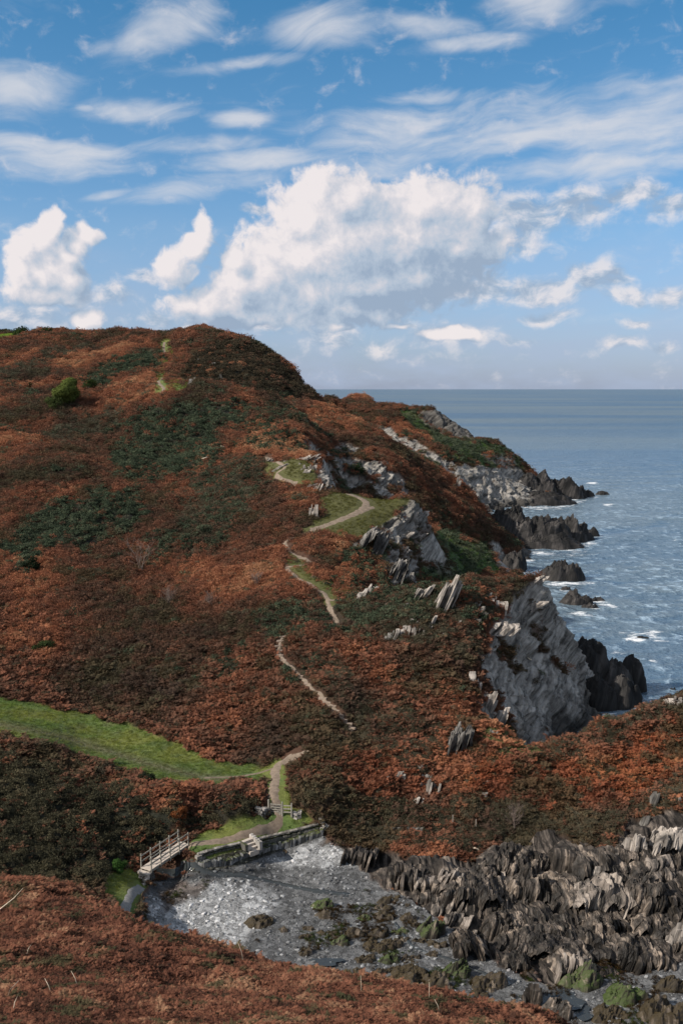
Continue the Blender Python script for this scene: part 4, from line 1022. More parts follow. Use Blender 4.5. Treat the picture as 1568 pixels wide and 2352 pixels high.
for a in [
 (1020,1386,40,74,"tallest pale slate fin leaning over the promontory ridge",M_PALE,24,6,.3),
 (1004,1384,26,30,"low pale slate slab at the foot of the tallest fin",M_PALE,24,4,.5),
 (958,1371,44,44,"cluster of pale slate blades left of the tallest fin",M_PALE,30,8,.4),
 (912,1352,30,16,"small pale blades on the left end of the promontory ridge",M_PALE,30,6,.5),
 (1140,1386,44,34,"twin pale blocks standing in heather near the cliff top",M_PALE,18,3,.4),
 (1103,1404,14,20,"small pale block just below the twin blocks in heather",M_PALE,18,3,.4),
 (1146,1440,76,22,"row of bright slate slabs along the cliff edge",M_PALE,50,5,.5),
 (1222,1390,32,24,"pale slab lying at the upper right cliff edge",M_PALE,60,3,.5),
 (1268,1362,52,20,"overhanging slate ledge on the cliff tip above the sea",M_PALE,62,5,.3),
 (1234,1331,28,16,"pale ledge on the skyline of the promontory tip",M_PALE,55,4,.4),
 (936,1450,64,22,"broken line of low slate blades in the olive heath",M_PALE,24,12,.3),
 (896,1462,34,20,"small cluster of blades at the left of the heath line",M_GREY,24,6,.4),
 (985,1436,12,34,"single thin slate blade standing in the heath",M_PALE,20,2,.3),
 (1084,1564,42,40,"rounded pinkish boulder on the edge of the inlet",M_PALE,10,3,.9),
 (1118,1618,34,42,"pale ribbed rock on the inlet rim below the round boulder",M_PALE,22,6,.5),
 (1140,1651,30,44,"pointed pale blade on the inlet rim above the grassy saddle",M_PALE,22,4,.5),
 (1052,1729,54,78,"#grey green slate pinnacle beside the grassy saddle",M_GREY,14,5,.8),
 (983,1818,34,66,"pale upright slate blade in bracken above the beach",M_PALE,22,4,.6),
 (952,1847,24,42,"leaning slate blade just below the upright one",M_PALE,24,4,.6),
 (914,1787,22,30,"small grey outcrop left of the upright blade",M_PALE,16,3,.6),
 (888,1790,12,18,"tiny grey stone standing in bracken left of the blades",M_GREY,16,2,.6),
 (972,1762,18,18,"small white stone above the upright slate blade",M_PALE,10,2,.8),
 (1113,1798,16,18,"small white block standing alone in the red bracken",M_PALE,10,2,.6),
 (1106,1830,14,24,"thin grey blade below the lone white block",M_GREY,16,2,.5),
 (1496,1844,20,40,"thin grey fin high on the right hillside",M_GREY,16,3,.4),
 (1470,1893,14,46,"narrow grey fin above the pale blocks at right",M_GREY,18,2,.4),
 (1553,1842,10,22,"small pale stone near the right edge of the hillside",M_PALE,16,2,.5),
 (1542,1612,40,22,"pale rock rim on the right hill against the sea",M_PALE,30,5,.4),
 (1330,1690,24,26,"pale rock corner where the right hill meets the inlet",M_PALE,20,4,.5),
 (722,1188,28,46,"pale slate fins standing in bracken left of the grassy plateau",M_PALE,14,5,.6),
 (736,1124,40,30,"heap of pale broken slate above the plateau path",M_PALE,20,8,.5),
 (620,1058,24,16,"tilted pale slabs beside the upper zigzag of the path",M_PALE,48,5,.4),
 (646,1072,26,14,"second group of pale slabs beside the upper zigzag",M_PALE,48,5,.4),
 (700,1056,46,14,"flat bedded slabs under the bracken crest",M_PALE,64,6,.4),
 (848,1268,66,62,"#smooth grey slate slab dropping from the plateau edge",M_GREY,26,4,.5),
 (906,1333,38,60,"#broad grey fin at the foot of the layered crag",M_GREY,22,4,.6),
 (940,1336,30,40,"small ribbed grey fin right of the broad fin",M_GREY,26,4,.6),
 (838,1366,44,40,"pale wedge of slate below the red bracken mound",M_PALE,28,4,.6),
 (1046,1116,16,28,"bright pale slab on the far headland cliff",M_PALE,26,3,.5),
 (1400,1634,62,66,"#ribbed slate wedge leaning at the foot of the sea cliff",M_GREY,-38,10,.6),
 (515,790,14,10,"small grey crag near the summit skyline",M_GREY,10,3,.6),(455,832,14,16,"grey rock high on the dark summit face",M_GREY,10,3,.6),
 (492,840,20,14,"flat grey rock at the middle of the dark summit face",M_GREY,10,3,.6),(510,872,16,18,"lowest grey rock on the dark summit face",M_GREY,10,3,.6),
 (442,885,22,24,"dark crag at the left end of the summit bowl",M_GREY,10,4,.6),
]:
    px, py, w, h, lab, mt, ln, n, dm = a
    if lab[0] == '#':
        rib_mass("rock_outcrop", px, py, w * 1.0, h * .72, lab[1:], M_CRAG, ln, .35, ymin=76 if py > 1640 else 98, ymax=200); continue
    slab_stack("rock_outcrop", px, py, w, h, lab, mt, ln, n, dm, ymin=74 if py > 1300 else (120 if py > 1000 else 200))

rnd = random.Random(77)
for ar, nn, lab, ym in [([(870,1370),(1000,1350),(1090,1340),(1230,1335),(1200,1375),(1120,1420),(1010,1465),(900,1470)], 26, "small pale stone poking out of the heath on the promontory top", 98),
                    ([(1070,1570),(1105,1580),(1150,1655),(1130,1690),(1085,1640)], 9, "small pale stone on the turf edge above the inlet", 92),
                    ([(900,1770),(1000,1750),(1010,1810),(940,1850),(890,1800)], 9, "small pale stone in bracken around the upright slate blade", 78),
                    ([(605,1045),(730,1050),(755,1120),(710,1130),(690,1070),(610,1065)], 14, "small broken slate on the ledges above the plateau path", 150),
                    ([(860,1235),(930,1185),(985,1160),(990,1210),(930,1290),(880,1330)], 12, "small slate ledge on the crags below the plateau lip", 138)]:
    c_ = 0
    while c_ < nn:
        x, y = rnd.uniform(600, 1240), rnd.uniform(1040, 1860)
        if not inpoly(x, y, ar): continue
        c_ += 1; slab_stack("rock_outcrop", x, y, rnd.uniform(7, 22), rnd.uniform(7, 18), lab, M_PALE if rnd.random() < .7 else M_GREY, rnd.uniform(12, 45), rnd.randint(2, 4), .4, ymin=ym, ymax=260, seed=c_, group="small stones showing through the turf")

# the ribbed shore platform at the right
M_STRIPE = slate_mat("striped_slate", R(16), 2.6, [(.49,(.02,.018,.016)),(.56,(.085,.075,.065)),(.62,(.20,.17,.145)),(.71,(.38,.33,.28))], .7)
KEY = [
 (1292,2013,54,78,"square brown block standing above the dark cleft",M_SHORE,8,3,.2),(1242,1998,36,40,"pair of upright slabs left of the square brown block",M_SHORE,14,4,.4),
 (1350,2028,34,58,"smooth pale slab on edge beside the dark cleft",M_PALE,34,2,.7),(1205,2084,92,82,"domed striped outcrop in the middle of the shore rocks",M_SHORE,12,18,.75),
 (1376,2096,118,84,"broad pale striped outcrop right of the dark cleft",M_STRIPE,18,20,.6),(1450,1960,46,54,"pale blocky slabs under the grassy bank at right",M_PALE,14,6,.3),
 (1532,1962,74,66,"large pale slabs at the right edge under the bank",M_PALE,22,8,.4),(1545,2170,40,60,"pale diamond shaped slab low at the right edge",M_PALE,20,4,.9),
 (1020,2050,60,46,"striped outcrop where the shingle meets the ribs",M_SHORE,24,12,.6),(1100,2028,52,50,"upright pale and brown slabs under the grassy bank",M_SHORE,24,8,.5),
 (1140,2150,64,58,"tilted ribbed outcrop below the domed one",M_SHORE,14,12,.6),(1372,2158,70,54,"square striped outcrop low in the ribs",M_SHORE,10,13,.4),
 (1085,2200,76,62,"lowest ribbed outcrop above the weedy pools",M_SHORE,-16,12,.5),(1262,2170,110,60,"wide dark ribbed outcrop in the lower shore",M_SHORE,12,20,.5),
 (1480,2070,80,60,"ribbed outcrop below the pale blocks at right",M_SHORE,18,14,.5),(1490,2150,70,50,"dark ribbed outcrop near the right edge",M_SHORE,18,12,.5),
 (1185,2230,60,46,"small fluted outcrop at the foot of the ribs",M_SHORE,8,9,.6),(1220,2300,46,56,"split grey boulder at the edge of the wet sand",M_SHORE,8,5,.7),
]
for a in KEY:
    px, py, w, h, lab, mt, ln, n, dm = a
    if n > 6: rib_mass("shore_outcrop", px, py, w * 1.2, h * .68, lab, mt, ln, dm, group="ribbed rocks of the shore")
    else: slab_stack("shore_outcrop", px, py, w, h, lab, mt, ln, n, dm, ymin=58, ymax=95, group="ribbed rocks of the shore", rag=.35)
rnd = random.Random(11)
poly = [(800,1955),(860,1980),(940,1990),(1090,1990),(1180,1965),(1330,1960),(1440,1950),(1568,1960),(1620,2190),(1400,2225),(1300,2240),(1150,2200),(1010,2100),(950,2050),(880,2015)]
cnt = 0
while cnt < 38:                                    # broad ledges
    x, y = rnd.uniform(760, 1640), rnd.uniform(1930, 2240)
    if not inpoly(x, y, poly): continue
    w = rnd.uniform(60, 140); cnt += 1
    rib_mass("shore_outcrop", x, y, w * 1.1, rnd.uniform(.18, .34) * w, "dark ribbed slate outcrop among the shore rocks", M_SHORE, rnd.uniform(-4, 30), rnd.uniform(.2, .8), seed=cnt, group="ribbed rocks of the shore", yaw=rnd.uniform(-.35, .35))
cnt = 0
while cnt < 90:                                    # stacks of upright blades
    x, y = rnd.uniform(760, 1640), rnd.uniform(1930, 2240)
    if not inpoly(x, y, poly): continue
    w = rnd.uniform(22, 92); cnt += 1
    slab_stack("shore_outcrop", x, y, w, rnd.uniform(.28, .62) * min(w, 60), "stack of thin upright slate blades among the shore rocks", rnd.choice((M_SHORE, M_SHORE, M_SHORE, M_STRIPE)), rnd.uniform(-2, 34), max(3, int(w / rnd.uniform(4.5, 9))), rnd.uniform(.1, .8), ymin=58, ymax=95, seed=cnt, group="ribbed rocks of the shore", yaw=rnd.uniform(-.3, .3), rag=rnd.uniform(.35, .75))

# ------------------------------------------------------------------ crags: jagged rock masses (sea rocks, weedy boulders)
def crag(name, p, rx, ry, H, label, mat, seed, cat="rock", group=None, jag=.5, sink=.8, lean=.35, rings=30, segs=64, fr=None, pw=2.2):
    r_ = np.linspace(0, 1, rings) ** .9; th = np.linspace(0, 2 * math.pi, segs, endpoint=False)
    Rr, Th = np.meshgrid(r_, th, indexing='ij')
    o = np.array([seed * 3.17, seed * 1.31, seed * .77])
    edge = 1 + .35 * perlin(np.stack([np.cos(Th).ravel() * 1.3, np.sin(Th).ravel() * 1.3, np.zeros(Th.size)], 1) + o).reshape(Th.shape)
    X = Rr * np.cos(Th) * edge; Y = Rr * np.sin(Th) * edge
    P = np.stack([X.ravel(), Y.ravel(), np.zeros(X.size)], 1)
    s = (X.ravel() * .94 + Y.ravel() * .35)
    fr = fr or max(4.0, 3.0 * rx)
    rib = np.abs(perlin(np.stack([s * fr, Y.ravel() * .9, P[:, 2]], 1) + o * 2)) ; rib = (.5 - rib)
    big = fbm(P * 1.7 + o, 4)
    prof = np.clip(1 - Rr.ravel() ** pw, 0, 1)
    z = prof * (1 + .95 * big * jag * 2 * (0.35 + .65 * prof) + jag * .5 * rib) * H * .9
    AH = min(1.0, .75 * min(rx, ry) / H)
    z = (prof * (1 + AH * (.95 * big * jag * 2 * (0.35 + .65 * prof) + jag * .5 * rib)) * H * .9)
    z = np.where(Rr.ravel() > .97, -sink, z - sink * (Rr.ravel() ** 6) * .5)
    V = np.stack([X.ravel() * rx + z * lean, Y.ravel() * ry, z], 1) + fbm(P * 6 + o, 3)[:, None] * np.array([.06 * rx, .06 * ry, .13 * H * AH]) * (prof > 0)[:, None]
    idx = np.arange(rings * segs).reshape(rings, segs); F = []
    for i in range(rings - 1):
        for k in range(segs):
            F.append((idx[i, k], idx[i + 1, k], idx[i + 1, (k + 1) % segs], idx[i, (k + 1) % segs]))
    ob = link_mesh(name, V, F, mat, loc=p); tag(ob, label, cat, group); return ob
SEA_LAB = ["big dark crag joining the far headland to the sea","long dark ridge running out from the far headland point","low black tail at the outer end of the headland point","outermost tiny rock off the headland point","low shelf in front of the headland point crags",
 "tall landward crag of the dark middle reef","broad broken middle part of the dark reef","seaward crag of the dark middle reef","last low hump of the reef in the waves","low shelf along the near foot of the reef",
 "lone jagged rock islet off the promontory","tiny rock awash near the green slope","second tiny rock awash near the green slope","black rock in white foam below the cliff tip","low black rock beside the foaming one","flat rock awash just above the foaming pair","small dark rock under the overhanging ledge","small dark rock in the channel right of the cliff","flat dark rock awash far out at right","tall black crag behind the promontory skyline","tiny rock near the right hill"]
for i, ((x, y, hw, h), lab) in enumerate(zip(SEA_ROCKS, SEA_LAB)):
    p = wpos(x, y); D = depth_of(p); rx = hw / FD * D; H = h / FD * D * 1.05
    crag("sea_rock", (p[0], p[1] + rx * .5, -.1), rx * 1.15, max(rx * .7, H * .7), H * .8, lab, M_BLACK, 20 + i, "rock", jag=.5, lean=.12, pw=3.2)
TIP_XY = 0
TIP_LAB = ["black crag dropping behind the cliff edge","dark rock saddle between the cliff and the outer crag","pointed outer black crag at the tip of the promontory","low black rock foot under the outer crag","dark jagged foot of the sea cliff"]
for i, ((x, y, hw, h), lab) in enumerate(zip(TIP_ROCKS, TIP_LAB)):
    Y = {0:134,1:134,2:136,3:129,4:128,5:135}[i]; t = tan_at(y); z = CAMZ + t * Y
    D = depth_of((0, Y, z)); rx = hw / FD * D; H = h / FD * D * 1.05
    crag("sea_rock", (xi_at(x, y) * Y, Y, max(z, -.2) - .2), rx, rx * .8, H, lab, M_BLACK, 60 + i, "rock", jag=.36, lean=.1, sink=max(z, 0) + 1.5)

# weed-covered ledges on the beach
rnd = random.Random(21)
BIG = [(986,2150,30,52,"tall green weedy boulder at the edge of the shingle",M_GREENWEED),(1048,2238,34,40,"round green weedy boulder beside the trickle",M_GREENWEED),(1333,2262,48,40,"green weedy ledge on the wet sand",M_GREENWEED),(1430,2300,50,36,"dark ledge with bright green weed on its top",M_GREENWEED),
 (1520,2340,60,50,"large dark weedy ledge in the bottom right corner",M_WEED),(1275,2335,38,54,"dark rounded boulder near the bottom of the beach",M_SHORE),(1545,2275,34,40,"dark weedy rock against the right edge of the sand",M_WEED),(1180,2345,36,34,"weedy boulder half hidden by the bracken brow",M_WEED),
 (1000,2260,38,30,"brown weedy ledge left of the trickle",M_WEED),(940,2250,44,24,"long weedy ledge by the pale rock pool",M_WEED),(1120,2270,40,34,"dark weedy ledge right of the trickle",M_WEED),(1500,2215,26,14,"flat bright green weedy ledge under the ribs",M_GREENWEED),(592,2125,34,22,"dark brown weedy rocks nearest the bracken brow",M_WEED),(865,2180,40,20,"brown weedy ledge in the middle of the beach",M_WEED),(1400,2345,44,34,"black boulder with weed at the bottom of the picture",M_WEED)]
for i, (x, y, hw, h, lab, mt) in enumerate(BIG):
    p = hit(x, y, 56, 90); D = depth_of(p); rx = hw / FD * D
    crag("weedy_rock", (p.x, p.y + rx * .3, p.z - .1), rx * 1.1, rx * .85, h / FD * D * .55, lab, mt, 100 + i, "rock", "weedy rocks on the beach", jag=.6, sink=.3, fr=5, pw=4)
cnt = 0
wp = [(560,2130),(680,2080),(760,2060),(860,2050),(960,2090),(1050,2200),(1120,2290),(1000,2290),(840,2240),(700,2190),(600,2150)]
while cnt < 120:
    x, y = rnd.uniform(560, 1130), rnd.uniform(2050, 2290)
    if not inpoly(x, y, wp) or (x < 700 and rnd.random() < .75) or (y < 2120 and rnd.random() < .5): continue
    cnt += 1; hw = rnd.choice([7, 9, 12, 16, 20, 28]); p = hit(x, y, 56, 90); D = depth_of(p); rx = hw / FD * D
    crag("weedy_rock", (p.x, p.y, p.z - .08), rx, rx * rnd.uniform(.45, .7), rx * rnd.uniform(.22, .42), "low brown weed covered ledge on the grey shingle", M_WEED if rnd.random() < .85 else M_GREENWEED, 200 + cnt, "rock", "weedy rocks on the beach", jag=.7, sink=.25, rings=12, segs=24, fr=3, pw=4)

# ------------------------------------------------------------------ stream, pools
def mat_water():
    m, b, bs = new_mat("stream_water"); pos = b.n('ShaderNodeNewGeometry').outputs['Position']
    n = b.noise(pos, 3.0, 5, .7); f = b.sstep(b.noise(b.vm('MULTIPLY', pos, (1.5, 1.5, 1)), 1.2, 5, .7), .60, .72)
    setin(b, bs, Base_Color=b.mix(b.math('MULTIPLY', f, .6), (.03,.035,.036), (.6,.63,.65)), Roughness=.12); bump(b, bs, n, .04, .8); return m
M_STREAM = mat_water()
path("stream", [(335,1992),(400,2004),(480,2008),(560,2012),(640,2028),(720,2046),(800,2058)], .7, M_STREAM, 60, 90, 31, .05)
path("stream", [(905,2120),(950,2180),(1020,2200),(1060,2215),(1120,2240),(1160,2262)], .35, M_STREAM, 58, 90, 32, .06)
for i, (x, y, rx, ry) in enumerate([(750,2212,34,8),(1095,2300,14,30),(960,2232,24,8),(1140,2255,28,10),(1290,2300,50,16),(1330,2330,30,12),(1535,2335,30,8)]):
    p = hit(x, y, 56, 90); D = depth_of(p); V = []; 
    for k in range(20):
        a = 2 * math.pi * k / 20; q = 1 + .25 * math.sin(3 * a + i) + .15 * math.sin(5 * a + 2 * i)
        V.append((p.x + math.cos(a) * rx / FD * D * q, p.y + math.sin(a) * ry / FD * D * 2.1 * q, p.z + .12))
    o = link_mesh("rock_pool", V, [tuple(range(20))], M_STREAM); o['kind'] = 'structure'

# ------------------------------------------------------------------ small single things
def stick(name, pts, rad, label, cat, mat, group=None):
    m = MB(); m.tube([Vector(p) for p in pts], rad, 6); o = m.build(name, mat, None, 0, True); tag(o, label, cat, group); return o
for (x, y, lab, h) in [(1039,1896,"thin weathered stake standing in the grass bank",.9),(1092,1906,"second thin stake, right of the first on the grass bank",.9)]:
    p = hit(x, y, 74, 95); m = MB(); m.box(p + Vector((0, 0, .35)), (.07, .07, h + .3)); m.box(p + Vector((0, 0, .35 + (h + .3) / 2 + .02)), (.05, .05, .04)); o = m.build("wooden_stake", M_WOOD); tag(o, lab, "stake")
p = hit(1096, 1958, 70, 92); stick("driftwood_log", [p + Vector((-.35, 0, .42)), p + Vector((0, .05, .28)), p + Vector((.25, 0, .1))], [.07, .09, .05], "white driftwood log lying on the bank above the shore rocks", "driftwood", M_DEAD)
p = hit(470, 1064, 120, 260); stick("fallen_branch", [p + Vector((-.5, 0, .9)), p + Vector((.1, 0, 1.05)), p + Vector((.6, 0, 1.25))], [.08, .1, .06], "pale fallen branch on the dark scrub, the lower of two", "branch", M_DEAD)
p = hit(511, 1036, 120, 260); stick("fallen_branch", [p + Vector((-.3, 0, 1.0)), p + Vector((.4, 0, .9))], [.08, .06], "short pale branch on the dark scrub, the upper of two", "branch", M_DEAD)
p = hit(1213, 1514, 99, 140); stick("driftwood_plank", [p + Vector((-.2, -.3, .3)), p + Vector((.1, -.3, .05)), p + Vector((.35, -.3, 0))], [.06, .09, .07], "small white plank lodged on the face of the sea cliff", "driftwood", M_DEAD)
p = hit(-8, 2118, 20, 60); stick("bracken_stem", [p + Vector((-.2, 0, .3)), p + Vector((.25, .1, .62)), p + Vector((.75, .2, 1.0)), p + Vector((1.15, .2, 1.45))], [.02, .022, .018, .008], "long bleached dead stem arching over bracken at the left edge", "dead stem", M_DEAD)
rnd = random.Random(8)
for i, (x, y) in enumerate([(14,2300),(30,2330),(120,2290),(560,2215),(830,2290),(985,2300),(60,2200),(180,2270),(1010,2330)]):
    p = hit(x, y, 18, 60); l = rnd.uniform(.5, .9); a = rnd.uniform(-.5, .5)
    stick("bracken_stem", [p, p + Vector((a * .3, 0, l * .6)), p + Vector((a * .8, 0.05, l))], [.012, .01, .005], "thin pale dead stem sticking up from the near bracken", "dead stem", M_DEAD, "dead stems in the near bracken")
# ------------------------------------------------------------------ trees and shrubs that stand out
def leaf_cloud(lobes, n, size, seed, flat=.75):
    r = np.random.default_rng(seed); w = np.array([l[3] ** 2 for l in lobes]); w = w / w.sum()
    k = r.choice(len(lobes), n, p=w); L = np.array(lobes)[k]
    d = r.normal(size=(n, 3)); d /= np.linalg.norm(d, axis=1)[:, None]
    rad = r.uniform(.72, 1.08, n)
    c = L[:, :3] + d * (L[:, 3] * rad)[:, None] * np.array([1, 1, flat])
    a = r.normal(size=(n, 3)); a /= np.linalg.norm(a, axis=1)[:, None]
    b_ = np.cross(d, a); b_ /= np.linalg.norm(b_, axis=1)[:, None] + 1e-9; a = np.cross(b_, d) + d * r.uniform(-.6, .6, (n, 1))
    s = size * r.uniform(.6, 1.3, (n, 1))
    V = np.stack([c - a * s, c + b_ * s * .7, c + a * s, c - b_ * s * .7], 1).reshape(-1, 3)
    return V, np.arange(4 * n).reshape(-1, 4)
def bush(name, px, py, w, h, label, cat, col, ymin, ymax, seed, n=2600, group=None, at=None):
    p = at or hit(px, py, ymin, ymax); D = depth_of(p); W = w / FD * D; H = h / FD * D
    r = random.Random(seed); lob = []
    for k in range(9):
        a = r.uniform(0, 6.28); q = r.uniform(.15, .78)
        lob.append((math.cos(a) * W * .5 * q, math.sin(a) * W * .4 * q, H * r.uniform(.25, .74) * (1.1 - .5 * q), r.uniform(.12, .25) * W))
    root = empty(name, p); bpy.context.view_layer.update(); tag(root, label, cat, group)
    V, F = leaf_cloud(lob, n, W * .022 + .02, seed)
    me = fast_mesh("crown", V, F, False); me.materials.append(leaf_mat(name + "_leaf", False, col)); o = bpy.data.objects.new("crown", me); COL.objects.link(o); o.parent = root
    m = MB()
    for l in lob[:5]:
        m.tube([p + Vector((0, 0, -.3)), p + Vector((l[0] * .4, l[1] * .4, l[2] * .5)), p + Vector((l[0], l[1], l[2]))], [W * .02, W * .014, W * .006], 5)
    m.build("trunk", M_TWIG, root)
bush("round_tree", 163, 932, 84, 76, "round bright green tree standing alone on the upper hillside", "tree", (.075,.095,.026), 200, 330, 3, 7000)
bush("shrub", 128, 940, 50, 40, "smaller pale green shrub against the left of the round tree", "shrub", (.065,.085,.03), 200, 330, 5, 2200)
bush("shrub", 205, 900, 40, 44, "dark green foliage added for the shade at the right of the round tree", "shrub", (.03,.045,.015), 200, 340, 6, 1800)  # dark foliage set where the round tree's shadow falls
bush("shrub", 68, 897, 30, 24, "dark round shrub left of the round tree on the open slope", "shrub", (.018,.026,.012), 240, 360, 7, 1200)
bush("shrub", 112, 948, 22, 16, "small dark shrub below the pale green shrub", "shrub", (.018,.026,.012), 200, 330, 8, 900)
bush("shrub", 165, 808, 26, 10, "low dark gorse shrub high under the skyline", "shrub", (.022,.03,.014), 300, 400, 9, 700)
bush("shrub", 402, 772, 14, 8, "tiny dark shrub on the summit skyline", "shrub", (.02,.026,.014), 330, 420, 10, 400, at=crest(402, 330, 420))
bush("shrub", 75, 772, 96, 16, "long dark hedge shrub behind the far green field", "shrub", (.022,.034,.012), 400, 500, 11, 2000)
bush("shrub", 10, 768, 60, 8, "low dark hedge at the left end of the far field", "shrub", (.022,.034,.012), 400, 500, 12, 900)
bush("shrub", 38, 775, 14, 10, "dark gorse clump on the left skyline slope", "shrub", (.022,.03,.012), 350, 430, 13, 500)
bush("shrub", 100, 1498, 60, 30, "green gorse shrub alone in the lower left bracken", "shrub", (.035,.05,.02), 90, 140, 14, 1500)
bush("shrub", 75, 1312, 44, 40, "very dark rounded holly at the foot of the left scrub", "shrub", (.010,.016,.009), 110, 180, 15, 1500)
bush("shrub", 825, 1100, 40, 44, "dark ivy shrub filling the gully behind the plateau", "shrub", (.012,.022,.010), 190, 260, 16, 1500)
bush("shrub", 340, 1795, 50, 22, "dark bush on the hedge bank in front of the meadow", "shrub", (.016,.022,.014), 78, 92, 17, 1200)
bush("shrub", 415, 1885, 50, 40, "russet shrub drooping over the bank behind the footbridge", "shrub", (.16,.06,.025), 74, 90, 18, 1400)
bush("shrub", 275, 2005, 44, 44, "fresh green nettle clump left of the footbridge steps", "shrub", (.04,.085,.022), 66, 80, 19, 1400)

def bare_shrub(px, py, h, label, ymin, ymax, seed, spread=.6, thick=.045):
    p = hit(px, py, ymin, ymax); H = h / FD * depth_of(p) * 1.05; r = random.Random(seed)
    root = empty("bare_shrub", p); bpy.context.view_layer.update(); tag(root, label, "shrub")
    tr, tw = MB(), MB()
    def grow(mb, q, d, L, rad, lev):
        pts = [q]; 
        for k in range(3):
            d = (d + Vector((r.uniform(-1, 1), r.uniform(-1, 1), r.uniform(-.2, .5))) * .16).normalized(); q = q + d * L / 3; pts.append(q)
        mb.tube(pts, [rad, rad * .8, rad * .6, rad * .35], 4)
        if lev == 0: return
        for k in range(r.randint(3, 4)):
            f = r.choice(pts[1:]); dd = (d + Vector((r.uniform(-1, 1), r.uniform(-1, 1), r.uniform(-.1, .6))) * spread * 1.4).normalized()
            grow(tw, f, dd, L * r.uniform(.55, .75), rad * .6, lev - 1)
    for k in range(4):
        grow(tr, p + Vector((r.uniform(-.1, .1), r.uniform(-.1, .1), -.1)), Vector((r.uniform(-.35, .35), r.uniform(-.3, .3), 1)).normalized(), H * .5, thick, 3)
    tr.build("trunk", M_TWIG2, root, 0, True); tw.build("twigs", M_TWIG2, root, 0, True)
M_TWIG2 = plain("pale_twig", (.17,.13,.11), .9, .3, 9, .004)
bare_shrub(325, 1318, 84, "tall leafless grey shrub on the bracken slope", 110, 180, 1)
bare_shrub(388, 1395, 50, "small leafless shrub below the tall bare one", 100, 160, 2)
bare_shrub(590, 1350, 46, "small pinkish leafless shrub near the hill path", 100, 160, 3)
bare_shrub(483, 1395, 36, "faint leafless shrub between the two small bare ones", 100, 160, 6)
bare_shrub(1182, 1905, 66, "purple brown leafless thicket above the square brown block", 76, 95, 4, .8, .03)

# ------------------------------------------------------------------ walker on the skyline
def person():
    p = crest(304, 340, 430); PATHMASK.append((p.x, p.y - 2, 2.2)); PATHMASK.append((p.x, p.y - 5, 2.0))
    me = bpy.data.meshes.new("body"); bm = bmesh.new()
    J = {'pel':(0,0,.92,.15),'lkn':(-.11,-.05,.5,.08),'lan':(-.12,.02,.08,.05),'lto':(-.12,-.14,.03,.04),'rkn':(.11,-.1,.5,.08),'ran':(.12,.0,.08,.05),'rto':(.12,-.16,.03,.04),
         'wai':(0,0,1.08,.14),'che':(0,0,1.34,.17),'nec':(0,0,1.5,.06),'hea':(0,-.02,1.62,.10),'top':(0,-.02,1.72,.08),'lsh':(-.2,0,1.42,.07),'lel':(-.27,.03,1.15,.05),'lwr':(-.22,-.14,.96,.035),'rsh':(.2,0,1.42,.07),'rel':(.27,.03,1.15,.05),'rwr':(.22,-.14,.96,.035)}
    E = [('pel','lkn'),('lkn','lan'),('lan','lto'),('pel','rkn'),('rkn','ran'),('ran','rto'),('pel','wai'),('wai','che'),('che','nec'),('nec','hea'),('hea','top'),('che','lsh'),('lsh','lel'),('lel','lwr'),('che','rsh'),('rsh','rel'),('rel','rwr')]
    names = list(J); vs = {k: bm.verts.new(J[k][:3]) for k in names}
    for a, b_ in E: bm.edges.new((vs[a], vs[b_]))
    bm.to_mesh(me); bm.free(); o = bpy.data.objects.new("person", me); COL.objects.link(o); o.location = p; o.rotation_euler = (0, 0, .6)
    sk = o.modifiers.new("skin", 'SKIN')
    for i, k in enumerate(names): me.skin_vertices[0].data[i].radius = (J[k][3], J[k][3]); me.skin_vertices[0].data[i].use_root = (k == 'pel')
    su = o.modifiers.new("sub", 'SUBSURF'); su.levels = su.render_levels = 1
    me.materials.append(M_CLOTH); tag(o, "person in dark clothing standing on the summit skyline", "person")
person()

# ------------------------------------------------------------------ ground cover (stuff): instanced clumps
proto = bpy.data.collections.new("clump_prototypes")
def proto_obj(name, V, F, mat):
    me = fast_mesh(name, np.array(V, float), np.array(F), False, tri=True); me.materials.append(mat)
    o = bpy.data.objects.new(name, me); return o
def frond_clump(seed, nf=9, fine=1):
    r = random.Random(seed); V, F = [], []
    def tri(a, b_, c): o = len(V); V.extend([tuple(a), tuple(b_), tuple(c)]); F.append((o, o + 1, o + 2))
    for k in range(nf):
        az = r.uniform(0, 6.28); out = r.uniform(.5, 1.0); h0 = r.uniform(.45, .95)
        d = Vector((math.cos(az), math.sin(az), 0)); s = Vector((-d.y, d.x, 0))
        base = Vector((r.uniform(-.25, .25), r.uniform(-.25, .25), 0))
        def pt(t): return base + d * (out * t) + Vector((0, 0, h0 * (1.9 * t - 1.15 * t * t)))
        m = 6 * fine
        for j in range(m):
            t = .22 + .78 * j / m; q = pt(t); q2 = pt(t + .78 / m); wl = .36 * (1 - (t - .22) / .8) ** .8 + .04
            for sg in (-1, 1):
                tip = q2 + s * sg * wl + d * .08 + Vector((0, 0, r.uniform(-.12, .05)))
                tri(q, q2 + d * .02, tip)
        tri(base, pt(.3) + s * .015, pt(.3) - s * .015)
    return V, F
def dome_clump(seed, n=110, size=.17, flat=.7, up=.0):
    r = np.random.default_rng(seed); V, F = [], []
    lob = [(r.uniform(-.5, .5), r.uniform(-.5, .5), r.uniform(.15, .5), r.uniform(.35, .6)) for _ in range(5)]
    for k in range(n):
        l = lob[r.integers(5)]; d = r.normal(size=3); d /= np.linalg.norm(d); d[2] = abs(d[2]) * .9 - .1
        c = np.array(l[:3]) + d * l[3] * r.uniform(.75, 1.1)
        a = r.normal(size=3); a[2] += up; a /= np.linalg.norm(a); b_ = np.cross(d, a); b_ /= np.linalg.norm(b_) + 1e-9
        s = size * r.uniform(.6, 1.4); o = len(V)
        V += [tuple(c - b_ * s * .5), tuple(c + b_ * s * .5), tuple(c + a * s + d * s * .6)]; F.append((o, o + 1, o + 2))
    return V, F
